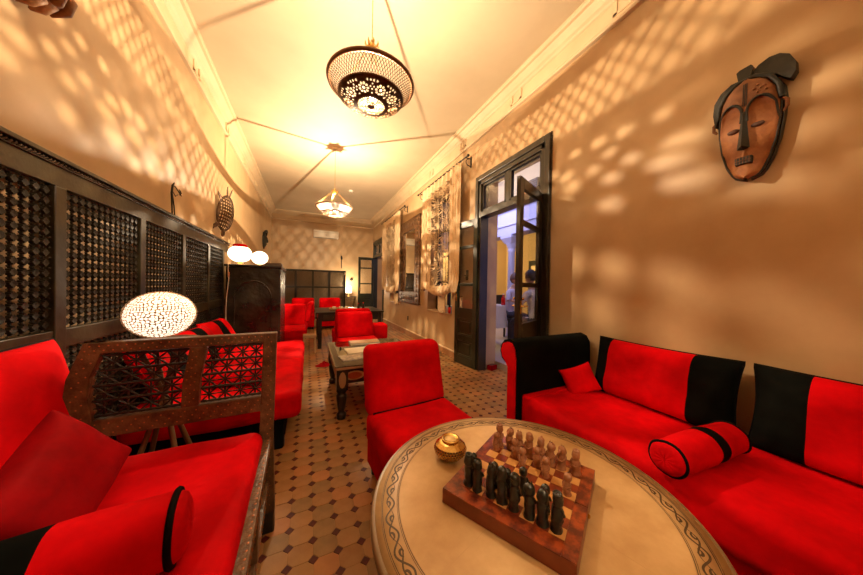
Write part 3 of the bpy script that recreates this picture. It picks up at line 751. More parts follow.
for sg in (-1, 1):   # brow arches joining into the nose
    P = []; R_ = []
    for k in range(17):
        a = PI * k / 16; x = sg * (.060 - .050 * math.cos(a)); y = .055 + .075 * math.sin(a)
        if k > 12: x = sg * (.110 + .003 * (k - 12)); y = .055 + .075 * math.sin(a) - .02 * (k - 12)
        P.append((x, y, mz(x, y) + .001)); R_.append(.0075 if k < 13 else .006)
    P = [(sg * .012, 0.0, mz(0, 0) + .004)] + P; R_ = [.007] + R_
    MB().tube(P, R_, 8).build('brow_ridge', maskblk, mk)
    MB().ball((sg * .050, -.030, mz(.05, -.03) - .018), (.028, .015, .012), 14, 8).build('eye', mat('mask_eye', (.07, .025, .012), .6), mk)
    MB().tube([(sg * .135, .01, .06), (sg * .150, .03, .065), (sg * .150, .065, .065), (sg * .132, .09, .06)], [.006, .009, .010, .005], 8).build('ear', maskfore, mk)
MB().add([(-.008, .06, .125), (.008, .06, .125), (.026, -.16, .120), (-.026, -.16, .120), (0, .05, .135), (0, -.15, .155), (0, -.168, .118)],
         [(0, 4, 5, 3), (4, 1, 2, 5), (3, 5, 6), (5, 2, 6), (0, 1, 4)]).build('nose', maskblk, mk, solid=.003)
mo = MB().box((0, -.232, .108), (.070, .045, .03)); mo.build('mouth', maskblk, mk, bev=.004)
b = MB()
for k in range(5): b.box((-.026 + .013 * k, -.232, .1245), (.0022, .040, .003))
b.box((0, -.232, .1245), (.066, .0022, .003)); b.build('teeth_lines', maskfore, mk)
b = MB()
for k in (-1, 0, 1): b.tube([(k * .007, .10, mz(0, .1) + .002), (k * .007, .17, mz(0, .17) + .002), (k * .007, .235, mz(0, .235) + .002)], .002, 5)
b.build('scar_lines', maskblk, mk)
b = MB()
for (x, y) in ((.035, .18), (.06, .175), (.05, .20), (.08, .16), (.075, .185), (.05, .155)): b.ball((x, y, mz(x, y)), .008, 8, 5)
b.build('scar_dots', maskfore, mk)
def lobe(out, z0, z1, nm): MB().prism(out, z0, z1).build(nm, maskblk, mk, bev=.018)
lobe([(-.138, .04), (-.150, .13), (-.145, .20), (-.115, .255), (-.07, .285), (-.02, .285), (-.02, .262), (-.06, .255), (-.10, .22), (-.122, .16), (-.126, .10)], .02, .085, 'hair_lobe')
lobe([(.00, .27), (.015, .305), (.04, .335), (.08, .352), (.12, .345), (.155, .315), (.175, .265), (.178, .21), (.160, .175), (.135, .20), (.11, .235), (.06, .262)], .02, .075, 'hair_lobe')
lobe([(-.035, .27), (-.045, .335), (-.03, .345), (.015, .350), (.025, .335), (.012, .27)], .02, .095, 'hair_crest')
MB().tube([(-.128, .09, .07), (-.120, .16, .085), (-.09, .225, .09), (-.04, .268, .09), (.03, .272, .09), (.09, .235, .09), (.122, .17, .085), (.13, .09, .07)], .012, 8).build('hair_band', maskblk, mk)

# ------------------------------------------------------------------ pendant lamps
def pendant(loc, rz, label, bz=-.108):
    r = thing('pendant_lamp', label, 'pendant lamp', loc, rz); up = ZC - loc[2]     # origin at rim centre
    R0, R1, z1, zb = .315, .243, -.100, -.170
    def prof(v):        # v 0 bottom centre -> 1 dome edge
        rr = R1 * v; return rr, zb + (z1 - zb) * (1 - math.sqrt(max(0, 1 - v * v * .96))) / (1 - math.sqrt(.04)) 
    fl_ = [(2 * PI * k / 9, .70) for k in range(9)]
    def keep(u, v):
        a = 2 * PI * u; x, y = v * math.cos(a), v * math.sin(a)
        if v > .955 or v < .09: return True
        if v < .42:
            rr = (v - .10) / .080; k = int(rr); fr = rr - k; n = (12, 20, 28, 34)[min(3, k)]
            fa = (a / (2 * PI) * n + .5 * (k % 2)) % 1
            return (fr - .5) ** 2 / .17 + (fa - .5) ** 2 / .14 > 1
        for c, rc in fl_:
            dx, dy = x - rc * math.cos(c), y - rc * math.sin(c); d = math.hypot(dx, dy)
            if d < .062: return d > .045
            if d < .175:
                fa = (math.atan2(dy, dx) / (2 * PI) * 9) % 1; fr = (d - .075) / .085
                return (fr - .5) ** 2 / .22 + (fa - .5) ** 2 / .15 > 1
        for c, rc in [(t + PI / 9, .56) for t, _ in fl_] + [(t + PI / 9, .68) for t, _ in fl_] + [(t + PI / 9, .82) for t, _ in fl_] + [(t + PI / 9 + s, .90) for t, _ in fl_ for s in (-.16, -.05, .05, .16)] + [(t + PI / 9 + s, .75) for t, _ in fl_ for s in (-.07, .07)]:
            if (x - rc * math.cos(c)) ** 2 + (y - rc * math.sin(c)) ** 2 < .026 ** 2: return False
        return True
    d = MB().grid(lambda u, v: (lambda q: (q[0] * math.cos(2 * PI * u), q[0] * math.sin(2 * PI * u), q[1]))(prof(v)), 320, 96, cu=True, keep=keep)
    d.build('pierced_dome', bronze, r, solid=.002)
    MB().tube([(R1 * math.cos(2 * PI * k / 60), R1 * math.sin(2 * PI * k / 60), z1) for k in range(60)], .005, 6, closed=True).build('dome_ring', rimm, r)
    MB().tube([(R0 * math.cos(2 * PI * k / 60), R0 * math.sin(2 * PI * k / 60), 0) for k in range(60)], .015, 8, closed=True).build('rim', rimm, r)
    b = MB(); n = 84
    for sg in (-1, 1):
        for k in range(n):
            P = []
            for t in range(7):
                v = t / 6; rr = R1 + (R0 - R1) * v ** .9; z = z1 * (1 - v); a = 2 * PI * (k / n + sg * v * 3.4 / n)
                P.append((rr * math.cos(a), rr * math.sin(a), z))
            b.tube(P, .0023, 4, cap=False)
    tag(b.build('lattice_band', bronze, r), kind='stuff')
    MB().lathe([(.02, zb - .006), (.022, zb), (0, zb + .004)], 16).build('finial', rimm, r)
    for dg in (55, 138, 270):
        a = math.radians(dg)
        MB().tube([(R0 * math.cos(a), R0 * math.sin(a), 0.005), (.05 * math.cos(a), .05 * math.sin(a), .27)], .0035, 6).build('hanging_rod', brass, r)
    # brass crown of leaves and hanging rod to the ceiling
    cw = MB().lathe([(.012, .24), (.036, .26), (.042, .275), (.034, .30), (.02, .31), (.012, .34), (.0, .345)], 20).build('brass_crown', brass, r)
    for k in range(8):
        a = 2 * PI * k / 8
        MB().tube([(.036 * math.cos(a), .036 * math.sin(a), .275), (.052 * math.cos(a), .058 * math.sin(a), .30), (.052 * math.cos(a), .052 * math.sin(a), .325)], [.008, .007, .002], 6).build('leaf', brass, cw)
    MB().tube([(0, 0, .34), (0, 0, up - .01)], .0035, 6).build('chain', brass, r)
    MB().lathe([(.0, up), (.05, up), (.055, up - .015), (.02, up - .04), (0, up - .04)], 20).build('ceiling_canopy', ceil_m, r)
    MB().tube([(0, 0, .24), (0, 0, .16)], .004, 6).build('lamp_stem', brass, r)
    MB().lathe([(0, -.165), (.016, -.165), (.013, bz - .022), (0, bz - .022)], 10).build('socket', brass, r)
    bl = MB().ball((0, 0, bz), (.016, .016, .022), 12, 8).build('bulb', bulbglow, r); bl.visible_shadow = False
    return r
pendant((0.43, 2.08, 2.80), 0, 'large pierced dark metal bowl pendant lamp hanging nearest')
pendant((0.43, 5.20, 2.66), .9, 'second pierced bowl pendant lamp, in front of the air conditioner', -.055)
pendant((0.43, -1.45, 2.80), .5, 'added third pierced bowl pendant lamp, unseen behind the camera')  # added to bring more light into the room, never in view

# ceiling detector
for (x, y, lab) in ((1.02, 7.4, 'small round ceiling detector behind the far pendant lamp'), (0.75, 1.42, 'small round ceiling fitting above the near pendant lamp')):
    d = thing('smoke_detector', lab, 'smoke detector', (x, y, ZC - .04))
    MB().lathe([(0, 0), (.045, .002), (.055, .02), (.06, .04)], 20).build('housing', whitep, d)
    MB().lathe([(0, -.006), (.012, -.004), (.014, .004)], 12).build('sensor', rimm, d)

# ------------------------------------------------------------------ round table
RT = thing('round_table', 'low round table with tan leather top and tooled scroll border', 'table', (.657, .655, 0))
TR, TZ = .495, .57
MB().lathe([(0, TZ - .035), (TR - .01, TZ - .035), (TR, TZ - .028), (TR, TZ - .004), (TR - .004, TZ), (TR - .012, TZ)], 96).build('edge_band', mat('table_edge', (.20, .12, .055), .4), RT)
MB().lathe([(TR - .013, TZ - .001), (TR - .012, TZ + .0004), (TR - .085, TZ + .0006)], 96).build('border', leather2, RT)
MB().lathe([(TR - .085, TZ + .0006), (.2, TZ + .0007), (0.0, TZ + .0007)], 96).build('leather_top', leather, RT)
b = MB()
def ribbon(P, w, z):
    P = [Vector((p[0], p[1], 0)) for p in P]; V = []; n = len(P)
    for i in range(n):
        t = (P[min(n - 1, i + 1)] - P[max(0, i - 1)]).normalized(); nn = Vector((-t.y, t.x, 0)); ww = w[i] if isinstance(w, list) else w
        V += [(P[i] + nn * ww), (P[i] - nn * ww)]
    V = [(v.x, v.y, z) for v in V]
    b.add(V, [(2 * i, 2 * i + 1, 2 * i + 3, 2 * i + 2) for i in range(n - 1)])
zt = TZ + .0012
for rr, w in ((TR - .034, .0010), (TR - .030, .0006), (TR - .078, .0007), (TR - .082, .0010)):
    ribbon([(rr * math.cos(a), rr * math.sin(a)) for a in [2 * PI * k / 180 for k in range(181)]], w, zt)
NW = 26; rm = TR - .056
ribbon([((rm + .013 * math.sin(NW * a)) * math.cos(a), (rm + .013 * math.sin(NW * a)) * math.sin(a)) for a in [2 * PI * k / 1040 for k in range(1041)]], .0026, zt)
ribbon([((rm - .009 * math.sin(NW * a + .5)) * math.cos(a), (rm - .009 * math.sin(NW * a + .5)) * math.sin(a)) for a in [2 * PI * k / 1040 for k in range(1041)]], [.0006 + .0016 * abs(math.sin(NW * k * PI / 1040)) for k in range(1041)], zt + .0001)
for k in range(NW * 2):     # curled leaves in each bend
    a0 = 2 * PI * (k + .5) / (NW * 2); sg = 1 if k % 2 == 0 else -1
    P = []; W_ = []
    for t in range(11):
        th = t / 10 * 1.55 * PI; q = .0105 * (1 - .06 * t)
        da = (q * math.cos(th) * 1.25) / rm; dr = -sg * (.010 - .002) + sg * q * math.sin(th) * .8
        P.append(((rm + dr + sg * .002) * math.cos(a0 + da), (rm + dr + sg * .002) * math.sin(a0 + da))); W_.append(.0008 + .0026 * math.sin(PI * t / 10))
    ribbon(P, W_, zt)
tag(b.build('tooled_scroll', engr, RT), kind='stuff')
b = MB()
for a in (.3, .3 + PI / 2, .3 + PI, .3 + 1.5 * PI): ribbon([(.02 * math.cos(a), .02 * math.sin(a)), ((TR - .09) * math.cos(a), (TR - .09) * math.sin(a))], .0004, TZ + .0010)
b.build('leather_seam', leather2, RT)
MB().lathe([(.0, 0), (.26, 0), (.26, .03), (.10, .06), (.06, .12), (.08, .25), (.05, .36), (.09, .48), (.16, .535), (0, .535)], 32).build('pedestal', carve, RT)

# ------------------------------------------------------------------ chess board and pieces
BA = math.radians(28.0); BC = (.6500, .6520); BT = .045
cb = thing('chess_board', 'red-brown burl wood folding chess board on the round table', 'chess board', (BC[0], BC[1], TZ + .001), BA)
UL, VL = .397, .372      # u: toward the far side, v: across
SQ = .038
for sg in (-1, 1):
    MB().box((sg * (UL / 4), 0, BT / 2), (UL / 2 - .0015, VL, BT - .002)).build('half_box', burlside, cb, bev=.0015)
fw_u, fw_v = (UL - 8 * SQ) / 2, (VL - 8 * SQ) / 2
for sg in (-1, 1):
    MB().box((sg * (UL / 4 - .0005), (4 * SQ + fw_v / 2), BT), (UL / 2 - .003, fw_v - .001, .003)).build('burl_border', burl, cb)
    MB().box((sg * (UL / 4 - .0005), -(4 * SQ + fw_v / 2), BT), (UL / 2 - .003, fw_v - .001, .003)).build('burl_border', burl, cb)
    MB().box((sg * (4 * SQ + fw_u / 2), 0, BT), (fw_u - .001, 8 * SQ, .003)).build('burl_border', burl, cb)
sqm = []
for m_, n_ in ((sq_l, 'light_square'), (sq_d, 'dark_square')):
    o = MB().box((0, 0, 0), (SQ - .0006, SQ - .0006, .0032)).build(n_, m_, cb); sqm.append(o)
first = [True, True]
for i in range(8):
    for j in range(8):
        k = (i + j) % 2; o = sqm[k] if first[k] else sqm[k].copy()
        if not first[k]: C.objects.link(o); o.parent = cb
        first[k] = False
        o.location = ((i - 3.5) * SQ, (j - 3.5) * SQ, BT)
for sg in (-1, 1): MB().tube([(-.002, sg * (VL / 2 + .001) - .0, BT * .5), (.002, sg * (VL / 2 + .001), BT * .5)], .006, 8).build('hinge', brass, cb)
PT = TZ + .001 + BT + .0017
def carved_piece(kind, h, r, seed):
    """totem-like carved stone figure: body, head with features"""
    random.seed(seed); body = MB(); prof = []
    segs = 14
    for k in range(segs + 1):
        t = k / segs; rr = r * (1.0 - .10 * t)
        rr *= 1 - .34 * math.exp(-((t - .62) / .045) ** 2) + .07 * math.sin(t * 9 + seed) + .10 * math.exp(-(t / .07) ** 2) - .14 * math.exp(-((t - .13) / .04) ** 2) + .07 * math.exp(-((t - .76) / .07) ** 2)
        if kind == 'pawn': rr *= 1 - .10 * math.exp(-((t - .40) / .05) ** 2)
        if t > .84: rr *= math.sqrt(max(0.02, 1 - ((t - .84) / .165) ** 2))
        prof.append((rr, h * t))
    n = 18
    def fn(u, v):
        t = v; i = min(segs - 1, int(t * segs)); f = t * segs - i; rr = prof[i][0] * (1 - f) + prof[i + 1][0] * f
        a = 2 * PI * u; rr *= 1 + .16 * nz((math.cos(a) * 1.6 + seed, math.sin(a) * 1.6, t * 9)) - .07 * max(0, math.cos(5 * a)) * (1 if .15 < t < .56 else .4)
        # arms folded in front: bulge; flattened back
        rr *= 1 + .16 * math.exp(-((t - .42) / .07) ** 2) * max(0, math.cos(a)) + .10 * math.exp(-((t - .26) / .05) ** 2) * max(0, math.cos(a)) - .08 * max(0, -math.cos(a))
        lean = .0022 * math.sin(t * 5 + seed)
        return (rr * math.cos(a) + lean, rr * math.sin(a) * .92, h * t)
    body.grid(fn, n, 26, cu=True); body.add([fn(k / n, 0) for k in range(n)], [tuple(range(n))[::-1]])
    extra = []
    hr = r * .70
    f = MB(); f.ball((hr * 1.02, 0, h * .76), (r * .17, r * .13, h * .055), 8, 6)           # nose
    for sg in (-1, 1): f.ball((hr * .88, sg * r * .34, h * .80), (r * .14, r * .17, h * .022), 8, 6)
    f.ball((hr * .92, 0, h * .68), (r * .14, r * .30, h * .018), 8, 6)
    extra.append(('face', f))
    am = MB()
    for sg in (-1, 1):
        am.tube([(0, sg * r * .80, h * .58), (r * .3, sg * r * .98, h * .47), (r * .85, sg * r * .55, h * .38), (r * .98, sg * r * .1, h * .40)], [r * .22, r * .28, r * .24, r * .17], 8)
    extra.append(('arm', am))
    e = MB()
    if kind == 'king':
        e.lathe([(r * .72, h * .86), (r * .80, h * .93), (r * .66, h * .97), (r * .2, h * 1.02), (0, h * 1.03)], 14); extra.append(('crown', e))
    elif kind == 'queen':
        e.ball((-r * .15, 0, h * .90), (r * .75, r * .78, h * .10), 12, 8); e.ball((-r * .3, 0, h * 1.0), r * .3, 8, 6); extra.append(('headdress', e))
    elif kind == 'bishop':
        for sg in (-1, 1): e.tube([(0, sg * r * .3, h * .88), (-r * .1, sg * r * .42, h * .98), (0, sg * r * .28, h * 1.06)], [r * .24, r * .2, r * .06], 8)
        extra.append(('horn', e))
    elif kind == 'knight':
        e.tube([(-r * .2, 0, h * .80), (r * .5, 0, h * .88), (r * 1.15, 0, h * .74)], [r * .42, r * .38, r * .2], 10)
        for sg in (-1, 1): e.tube([(0, sg * r * .28, h * .90), (-r * .1, sg * r * .34, h * 1.04)], [r * .14, r * .04], 6)
        extra.append(('muzzle', e))
    elif kind == 'rook':
        e.lathe([(r * .62, h * .88), (r * .74, h * .94), (r * .70, h * 1.0), (r * .5, h * 1.0), (r * .45, h * .97), (0, h * .97)], 14); extra.append(('turret', e))
    return body, extra
KN = {'rook': 'rook', 'knight': 'knight', 'bishop': 'bishop', 'queen': 'queen', 'king': 'king', 'pawn': 'pawn'}
proto = {}
def piece(kind, side, u, v, label, var=0):
    hh = {'rook': .088, 'knight': .086, 'bishop': .086, 'queen': .092, 'king': .094, 'pawn': .072}[kind] * (1.10 if side == 'd' else .92)
    rr = .0150 if kind != 'pawn' else .0125
    rr *= 1.08 if side == 'd' else 1.02
    x = (u - 3.5) * SQ; y = (v - 3.5) * SQ
    wx = BC[0] + x * math.cos(BA) - y * math.sin(BA); wy = BC[1] + x * math.sin(BA) + y * math.cos(BA)
    rz = BA + (0 if side == 'd' else PI) + random.uniform(-.5, .5)
    nm = 'chess_' + kind; grp = ('black' if side == 'd' else 'brown') + ' carved stone chess pieces'
    r = thing(nm, label, 'chess piece', (wx, wy, PT), rz, grp)
    key = (kind, side, var)
    if key not in proto:
        bd, ex = carved_piece(kind, hh, rr, abs(hash(kind)) % 7 + var * 3.1 if False else {'rook': 1, 'knight': 2, 'bishop': 3, 'queen': 4, 'king': 5, 'pawn': 6}[kind] + var * 3.1)
        m_ = pc_d if side == 'd' else pc_l; L_ = [bd.build('figure', m_, r)]
        for n_, e in ex: L_.append(e.build(n_, m_, r))
        proto[key] = L_
    else:
        for o in proto[key]:
            c = o.copy(); C.objects.link(c); c.parent = r
    return r
order = ['rook', 'knight', 'bishop', 'king', 'queen', 'bishop', 'knight', 'rook']
posn = ['farthest left', 'second from the left', 'third from the left', 'fourth from the left', 'fourth from the right', 'third from the right', 'second from the right', 'rightmost']
for k, kd in enumerate(order):   # v index 7 = left in the picture
    piece(kd, 'd', 0 + random.uniform(-.08, .08), 7 - k + random.uniform(-.1, .1), 'black stone figure %s in the nearest row of the chess board' % posn[k], k % 2)
    piece(kd, 'b', 7 + random.uniform(-.08, .08), 7 - k + random.uniform(-.1, .1), 'brown stone figure %s in the farthest row of the chess board' % posn[k], k % 2)
for u, v, w in ((1.05, 7, 'leftmost'), (1.1, 5.1, 'second from the left'), (1.95, 3.0, 'second from the right'), (1.1, 1.1, 'rightmost'), (1.0, 3.95, 'middle')):
    piece('pawn', 'd', u, v, 'short black stone pawn, %s of those ahead of the black row' % w)
for u, v, w in ((5.95, 7, 'leftmost'), (6.0, 5.1, 'second from the left'), (5.0, 4.05, 'third from the left'), (6.0, 3.0, 'third from the right'), (5.0, 2.0, 'second from the right'), (3.95, 0.1, 'rightmost')):
    piece('pawn', 'b', u, v, 'short brown stone pawn, %s of those ahead of the brown row' % w)
random.seed(11)

# brass candle pot
cp = thing('candle_pot', 'round brass filigree candle pot on the leather table', 'candle holder', (.517, .905, TZ + .001))
pf = [(.022, 0), (.028, .003), (.045, .010), (.060, .026), (.064, .040), (.058, .054), (.042, .066), (.030, .071)]
def pkeep(u, v):
    if v > .72 or v < .12: return True
    fu = (u * 34 + .5 * (int(v * 14) % 2)) % 1; fv = (v * 14) % 1
    return (fu - .5) ** 2 + (fv - .5) ** 2 > .12
def pfn(u, v):
    t = v * (len(pf) - 1); i = min(len(pf) - 2, int(t)); f = t - i; r_ = pf[i][0] * (1 - f) + pf[i + 1][0] * f; z_ = pf[i][1] * (1 - f) + pf[i + 1][1] * f
    return (r_ * math.cos(2 * PI * u), r_ * math.sin(2 * PI * u), z_)
MB().grid(pfn, 136, 56, cu=True, keep=pkeep).build('pierced_bowl', brass, cp, solid=.0012)
MB().lathe([(r_ * .955, z_) for r_, z_ in pf[:-1]], 40).build('inner_cup', bronze, cp)
MB().lathe([(.030, .071), (.036, .074), (.036, .077), (.028, .079), (.024, .072), (0, .070)], 32).build('lip', brass, cp)
MB().lathe([(0, .069), (.022, .069), (.023, .0735), (.0, .0745)], 24).build('candle', mat('wax', (.85, .62, .28), .4), cp)

# ------------------------------------------------------------------ slipper chairs
def chair_proto():
    r = thing('slipper_chair', '', 'chair', (0, 0, 0))       # faces -Y, origin on the floor under the middle of the seat
    MB().rbox((0, 0, .31), (.60, .60, .20), .05, dis=soft(1, .006, 4), mid=6).build('seat', red_m, r, weld=True)
    b = MB().rbox((0, -.0, .165), (.575, .58, .20), .02, mid=4); b.build('skirt', red_m, r, weld=True)
    def lean(w):
        n = nz((w.x * 4, w.z * 4, w.y * 3)) * .008
        return Vector((w.x * (1.0 - .05 * (w.z + .2)), w.y + (w.z + .24) * .24 + n, w.z))
    MB().rbox((0, .27, .600), (.60, .13, .45), .055, dis=lean, mid=6).build('backrest', red_m, r, weld=True)
    MB().tube([(-.27, .215, .412), (0, .212, .410), (.27, .215, .412)], .006, 6).build('seam', blk_m, r)
    for sx in (-1, 1):
        for sy in (-1, 1): MB().lathe([(.016, 0), (.022, .07), (.024, .08)], 10, M=T(sx * .25, sy * .25, 0)).build('leg', ebony, r)
    return r
ch = chair_proto(); ch.location = (.680, 1.50, 0); ch.rotation_euler = (0, 0, .09); ch['label'] = 'red velvet slipper chair with its seat toward the round table'; ch['group'] = 'red slipper chairs'
for (x, y, rz, lab) in ((.745, 4.22, 0.06, 'red slipper chair just beyond the glass coffee table'),
                        (.72, 5.10, PI, 'red slipper chair facing the black table with its back right behind the coffee-table chair'),
                        (-.33, 5.72, 0.0, 'red slipper chair just right of the black cabinet'),
                        (-.12, 8.1, 0.0, 'left one of two red chairs in front of the far bamboo screen'),
                        (.60, 8.1, 0.0, 'right one of two red chairs in front of the far bamboo screen'),
                        (-.30, 6.75, -PI / 2, 'red chair standing left of the far black table'),):
    c_ = dup(ch, (x, y, 0), rz, lab, 'red slipper chairs')
    if lab.startswith('red slipper chair just beyond'): c_.scale = (1, 1, .95)
sl = thing('red_stool', 'low square red stool right of the coffee-table chairs', 'stool', (1.19, 4.8, 0))
MB().rbox((0, 0, .40), (.27, .30, .28), .05, mid=3).build('cushion', red_m, sl, weld=True)
for sx in (-1, 1):
    for sy in (-1, 1): MB().lathe([(.012, 0), (.018, .28)], 8, M=T(sx * .10, sy * .11, 0)).build('leg', ebony, sl)
fc = thing('floor_cloth', 'small dark red cloth heap on the tiles behind the coffee table leg', 'cloth', (.24, 4.32, 0))
MB().grid(lambda u, v: (.13 * v * math.cos(2 * PI * u) * (1 + .25 * nz((math.cos(2 * PI * u) * 2, math.sin(2 * PI * u) * 2, 0))), .10 * v * math.sin(2 * PI * u), .004 + .05 * (1 - v) * (1 + nz((u * 9, v * 5, 2)))), 30, 8, cu=True).build('cloth', red2_m, fc)

# ------------------------------------------------------------------ glass coffee table
CT = thing('coffee_table', 'low carved black table with inlaid diamonds and glass top', 'coffee table', (.68, 3.05, 0))
cx0, cx1, cy0, cy1, cz = .235, 1.125, 2.50, 3.58, .50
MB().span(cx0, cx1, cy0, cy0 + .07, cz - .035, cz - .008).build('edge_board', paper3, CT, W=True, bev=.003)
MB().span(cx0, cx1, cy1 - .07, cy1, cz - .035, cz - .008).build('edge_board', paper3, CT, W=True, bev=.003)
MB().span(cx0, cx0 + .07, cy0 + .07, cy1 - .07, cz - .035, cz - .008).build('edge_board', paper3, CT, W=True, bev=.003)
MB().span(cx1 - .07, cx1, cy0 + .07, cy1 - .07, cz - .035, cz - .008).build('edge_board', paper3, CT, W=True, bev=.003)
MB().span(cx0 + .04, cx1 - .04, cy0 + .04, cy1 - .04, .385, .395).build('display_shelf', leather2, CT, W=True)
MB().span(cx0 - .01, cx1 + .01, cy0 - .01, cy1 + .01, cz - .008, cz).build('glass_top', tabglass, CT, W=True, bev=.002)
for (a0, a1, b0, b1, ax_) in ((cx0 + .03, cx1 - .03, cy0 + .02, cy0 + .045, 'x'), (cx0 + .03, cx1 - .03, cy1 - .045, cy1 - .02, 'x'), (cx0 + .02, cx0 + .045, cy0 + .03, cy1 - .03, 'y'), (cx1 - .045, cx1 - .02, cy0 + .03, cy1 - .03, 'y')):
    ap = MB().span(a0, a1, b0, b1, .33, cz - .035).build('apron', blackw, CT, W=True, bev=.003)
    L_ = (a1 - a0) if ax_ == 'x' else (b1 - b0); n = 3
    for k in range(n):
        t = (k + .5) / n
        if ax_ == 'x': c = Vector((a0 + (a1 - a0) * t, b0 - .001 if b0 < 3 else b1 + .001, .40)); U = Vector((1, 0, 0))
        else: c = Vector((a0 - .001 if a0 < .6 else a1 + .001, b0 + (b1 - b0) * t, .40)); U = Vector((0, 1, 0))
        N = (c - Vector((.68, 3.05, .40))); N = Vector((0, math.copysign(1, N.y), 0)) if ax_ == 'x' else Vector((math.copysign(1, N.x), 0, 0))
        for sc_, mm, dd in ((1.0, paper3, .003), (.72, mat('red_inlay', (.32, .06, .02), .4), .005)):
            P = [c + U * .095 * sc_ * math.cos(a) * (1 if True else 1) + Vector((0, 0, .045 * sc_ * math.copysign(abs(math.sin(a)) ** 1.3, math.sin(a)))) for a in [2 * PI * q / 16 for q in range(16)]]
            q = MB(); q.add([tuple(p) for p in P] + [tuple(p + N * dd) for p in P], [(i, (i + 1) % 16, 16 + (i + 1) % 16, 16 + i) for i in range(16)] + [tuple(range(16, 32))])
            q.v = [tuple(Vector(v) - CT.location) for v in q.v]; q.build('inlay_diamond', mm, CT)
for x in (cx0 + .06, cx1 - .06):
    for y in (cy0 + .06, cy1 - .06):
        lg = MB().span(x - .05, x + .05, y - .05, y + .05, .27, cz - .036)
        lg.lathe([(.030, 0), (.042, .004), (.044, .05), (.030, .06), (.026, .075), (.036, .10), (.046, .18), (.048, .22), (.036, .235), (.045, .25), (.045, .272)], 16, M=T(x, y, 0))
        lo = lg.build('leg', blackw, CT, W=True, bev=.003)
        q = MB(); yy = y - .051 if y < 3 else y + .051; sgn = -1 if y < 3 else 1
        P = [Vector((x + .032 * math.cos(a), yy, .37 + .075 * math.sin(a))) for a in [2 * PI * k / 12 for k in range(12)]]
        q.add(P + [p + Vector((0, sgn * .003, 0)) for p in P], [(i, (i + 1) % 12, 12 + (i + 1) % 12, 12 + i) for i in range(12)] + [tuple(range(12, 24))])
        q.v = [tuple(Vector(v) - CT.location) for v in q.v]; o = q.build('inlay_oval', paper3, CT); o.parent = lo
def flat_item(name, label, cat, x, y, z, w, d, h, rz, m, m2=None, g=None):
    t = thing(name, label, cat, (x, y, z), rz, g)
    MB().box((0, 0, h / 2), (w - .006, d - .006, h * .8)).build('pages', paper, t)
    MB().box((0, 0, h * .95), (w, d, h * .1)).build('cover', m, t); MB().box((0, 0, h * .05), (w, d, h * .1)).build('cover', m, t)
    return t
flat_item('open_booklet', 'large white booklet lying on the glass coffee table', 'booklet', .60, 3.03, cz + .0005, .42, .26, .010, .05, paper)
flat_item('magazine', 'magazine with grey cover picture, left of the nearest two on the coffee table', 'magazine', .42, 2.77, cz + .0005, .24, .20, .008, .15, paper2)
flat_item('magazine', 'magazine with grey cover picture beside the red chair on the coffee table', 'magazine', .68, 2.74, cz + .0005, .25, .20, .008, -.1, paper2)
flat_item('tray_box', 'flat tan box at the far edge of the coffee table', 'box', .66, 3.40, cz + .0005, .36, .20, .022, 0, paper3)

# ------------------------------------------------------------------ sofa on the right
SR = thing('corner_sofa', 'long red velvet sofa with black rolled arm along the right wall', 'sofa', (1.9, .3, 0))
MB().rbox((1.865, .12, .335), (.83, 2.72, .20), .05, dis=soft(21, .014, 2.2), mid=16).build('seat_mattress', red_m, SR, W=True, weld=True)
MB().rbox((1.880, .12, .13), (.79, 2.70, .25), .02, mid=6).build('base', red_m, SR, W=True, weld=True)
# rolled arm
ya = 1.49; prof = [(ya, .02), (ya, .70), (ya + .005, .78), (ya + .035, .83), (ya + .09, .848), (ya + .15, .83), (ya + .19, .785), (ya + .20, .73), (ya + .18, .68), (ya + .14, .655), (ya + .115, .64), (ya + .11, .02)]
def armmb(x0, x1): 
    b = MB(); n = len(prof); V = [(x0, y, z) for y, z in prof] + [(x1, y, z) for y, z in prof]
    b.add(V, [(i, (i + 1) % n, n + (i + 1) % n, n + i) for i in range(n)], 0, True); b.add(V, [tuple(range(n))[::-1], tuple(range(n, 2 * n))]); return b
armmb(1.415, 2.235).build('rolled_arm', blk_m, SR, W=True, bev=.012)
pi = [(ya + .018, .03), (ya + .018, .70), (ya + .03, .775), (ya + .06, .815), (ya + .10, .822), (ya + .15, .80), (ya + .172, .75), (ya + .16, .70), (ya + .12, .665), (ya + .095, .63), (ya + .092, .03)]
b = MB(); n = len(pi); V = [(1.403, y, z) for y, z in pi] + [(1.418, y, z) for y, z in pi]
b.add(V, [tuple(range(n)), tuple(range(n, 2 * n))[::-1]] + [(i, (i + 1) % n, n + (i + 1) % n, n + i) for i in range(n)]).build('arm_front_panel', red_m, SR, W=True, bev=.004)
MB().rbox((1.865, 1.455, .235), (.83, .07, .43), .02, mid=3).build('arm_inner_base', red_m, SR, W=True, weld=True)
seatz = .435
def wallcush(label, yc, w, pans, seed, x=2.165, tilt=.20, h=.43):
    return cushion('back_cushion', label, w, h, .20, frame_M((x, yc, seatz + h / 2 - .01), (0, -1, 0), (tilt, 0, 1)), pans, seed=seed, pinch=.05, wr=.020)
wallcush('red back cushion with black side panels beside the rolled arm', .985, .80, [(0, .15, blk_m, 'black_panel'), (.15, .76, red_m, 'cover'), (.76, 1, blk_m, 'black_panel')], 1)
wallcush('red back cushion with black left panel at the right edge of the photo', .15, .80, [(0, .24, blk_m, 'black_panel'), (.24, .80, red_m, 'cover'), (.80, 1, blk_m, 'black_panel')], 7)
wallcush('hindmost red back cushion of the right sofa, outside the picture', -.72, .80, [(0, .24, blk_m, 'black_panel'), (.24, 1, red_m, 'cover')], 12)
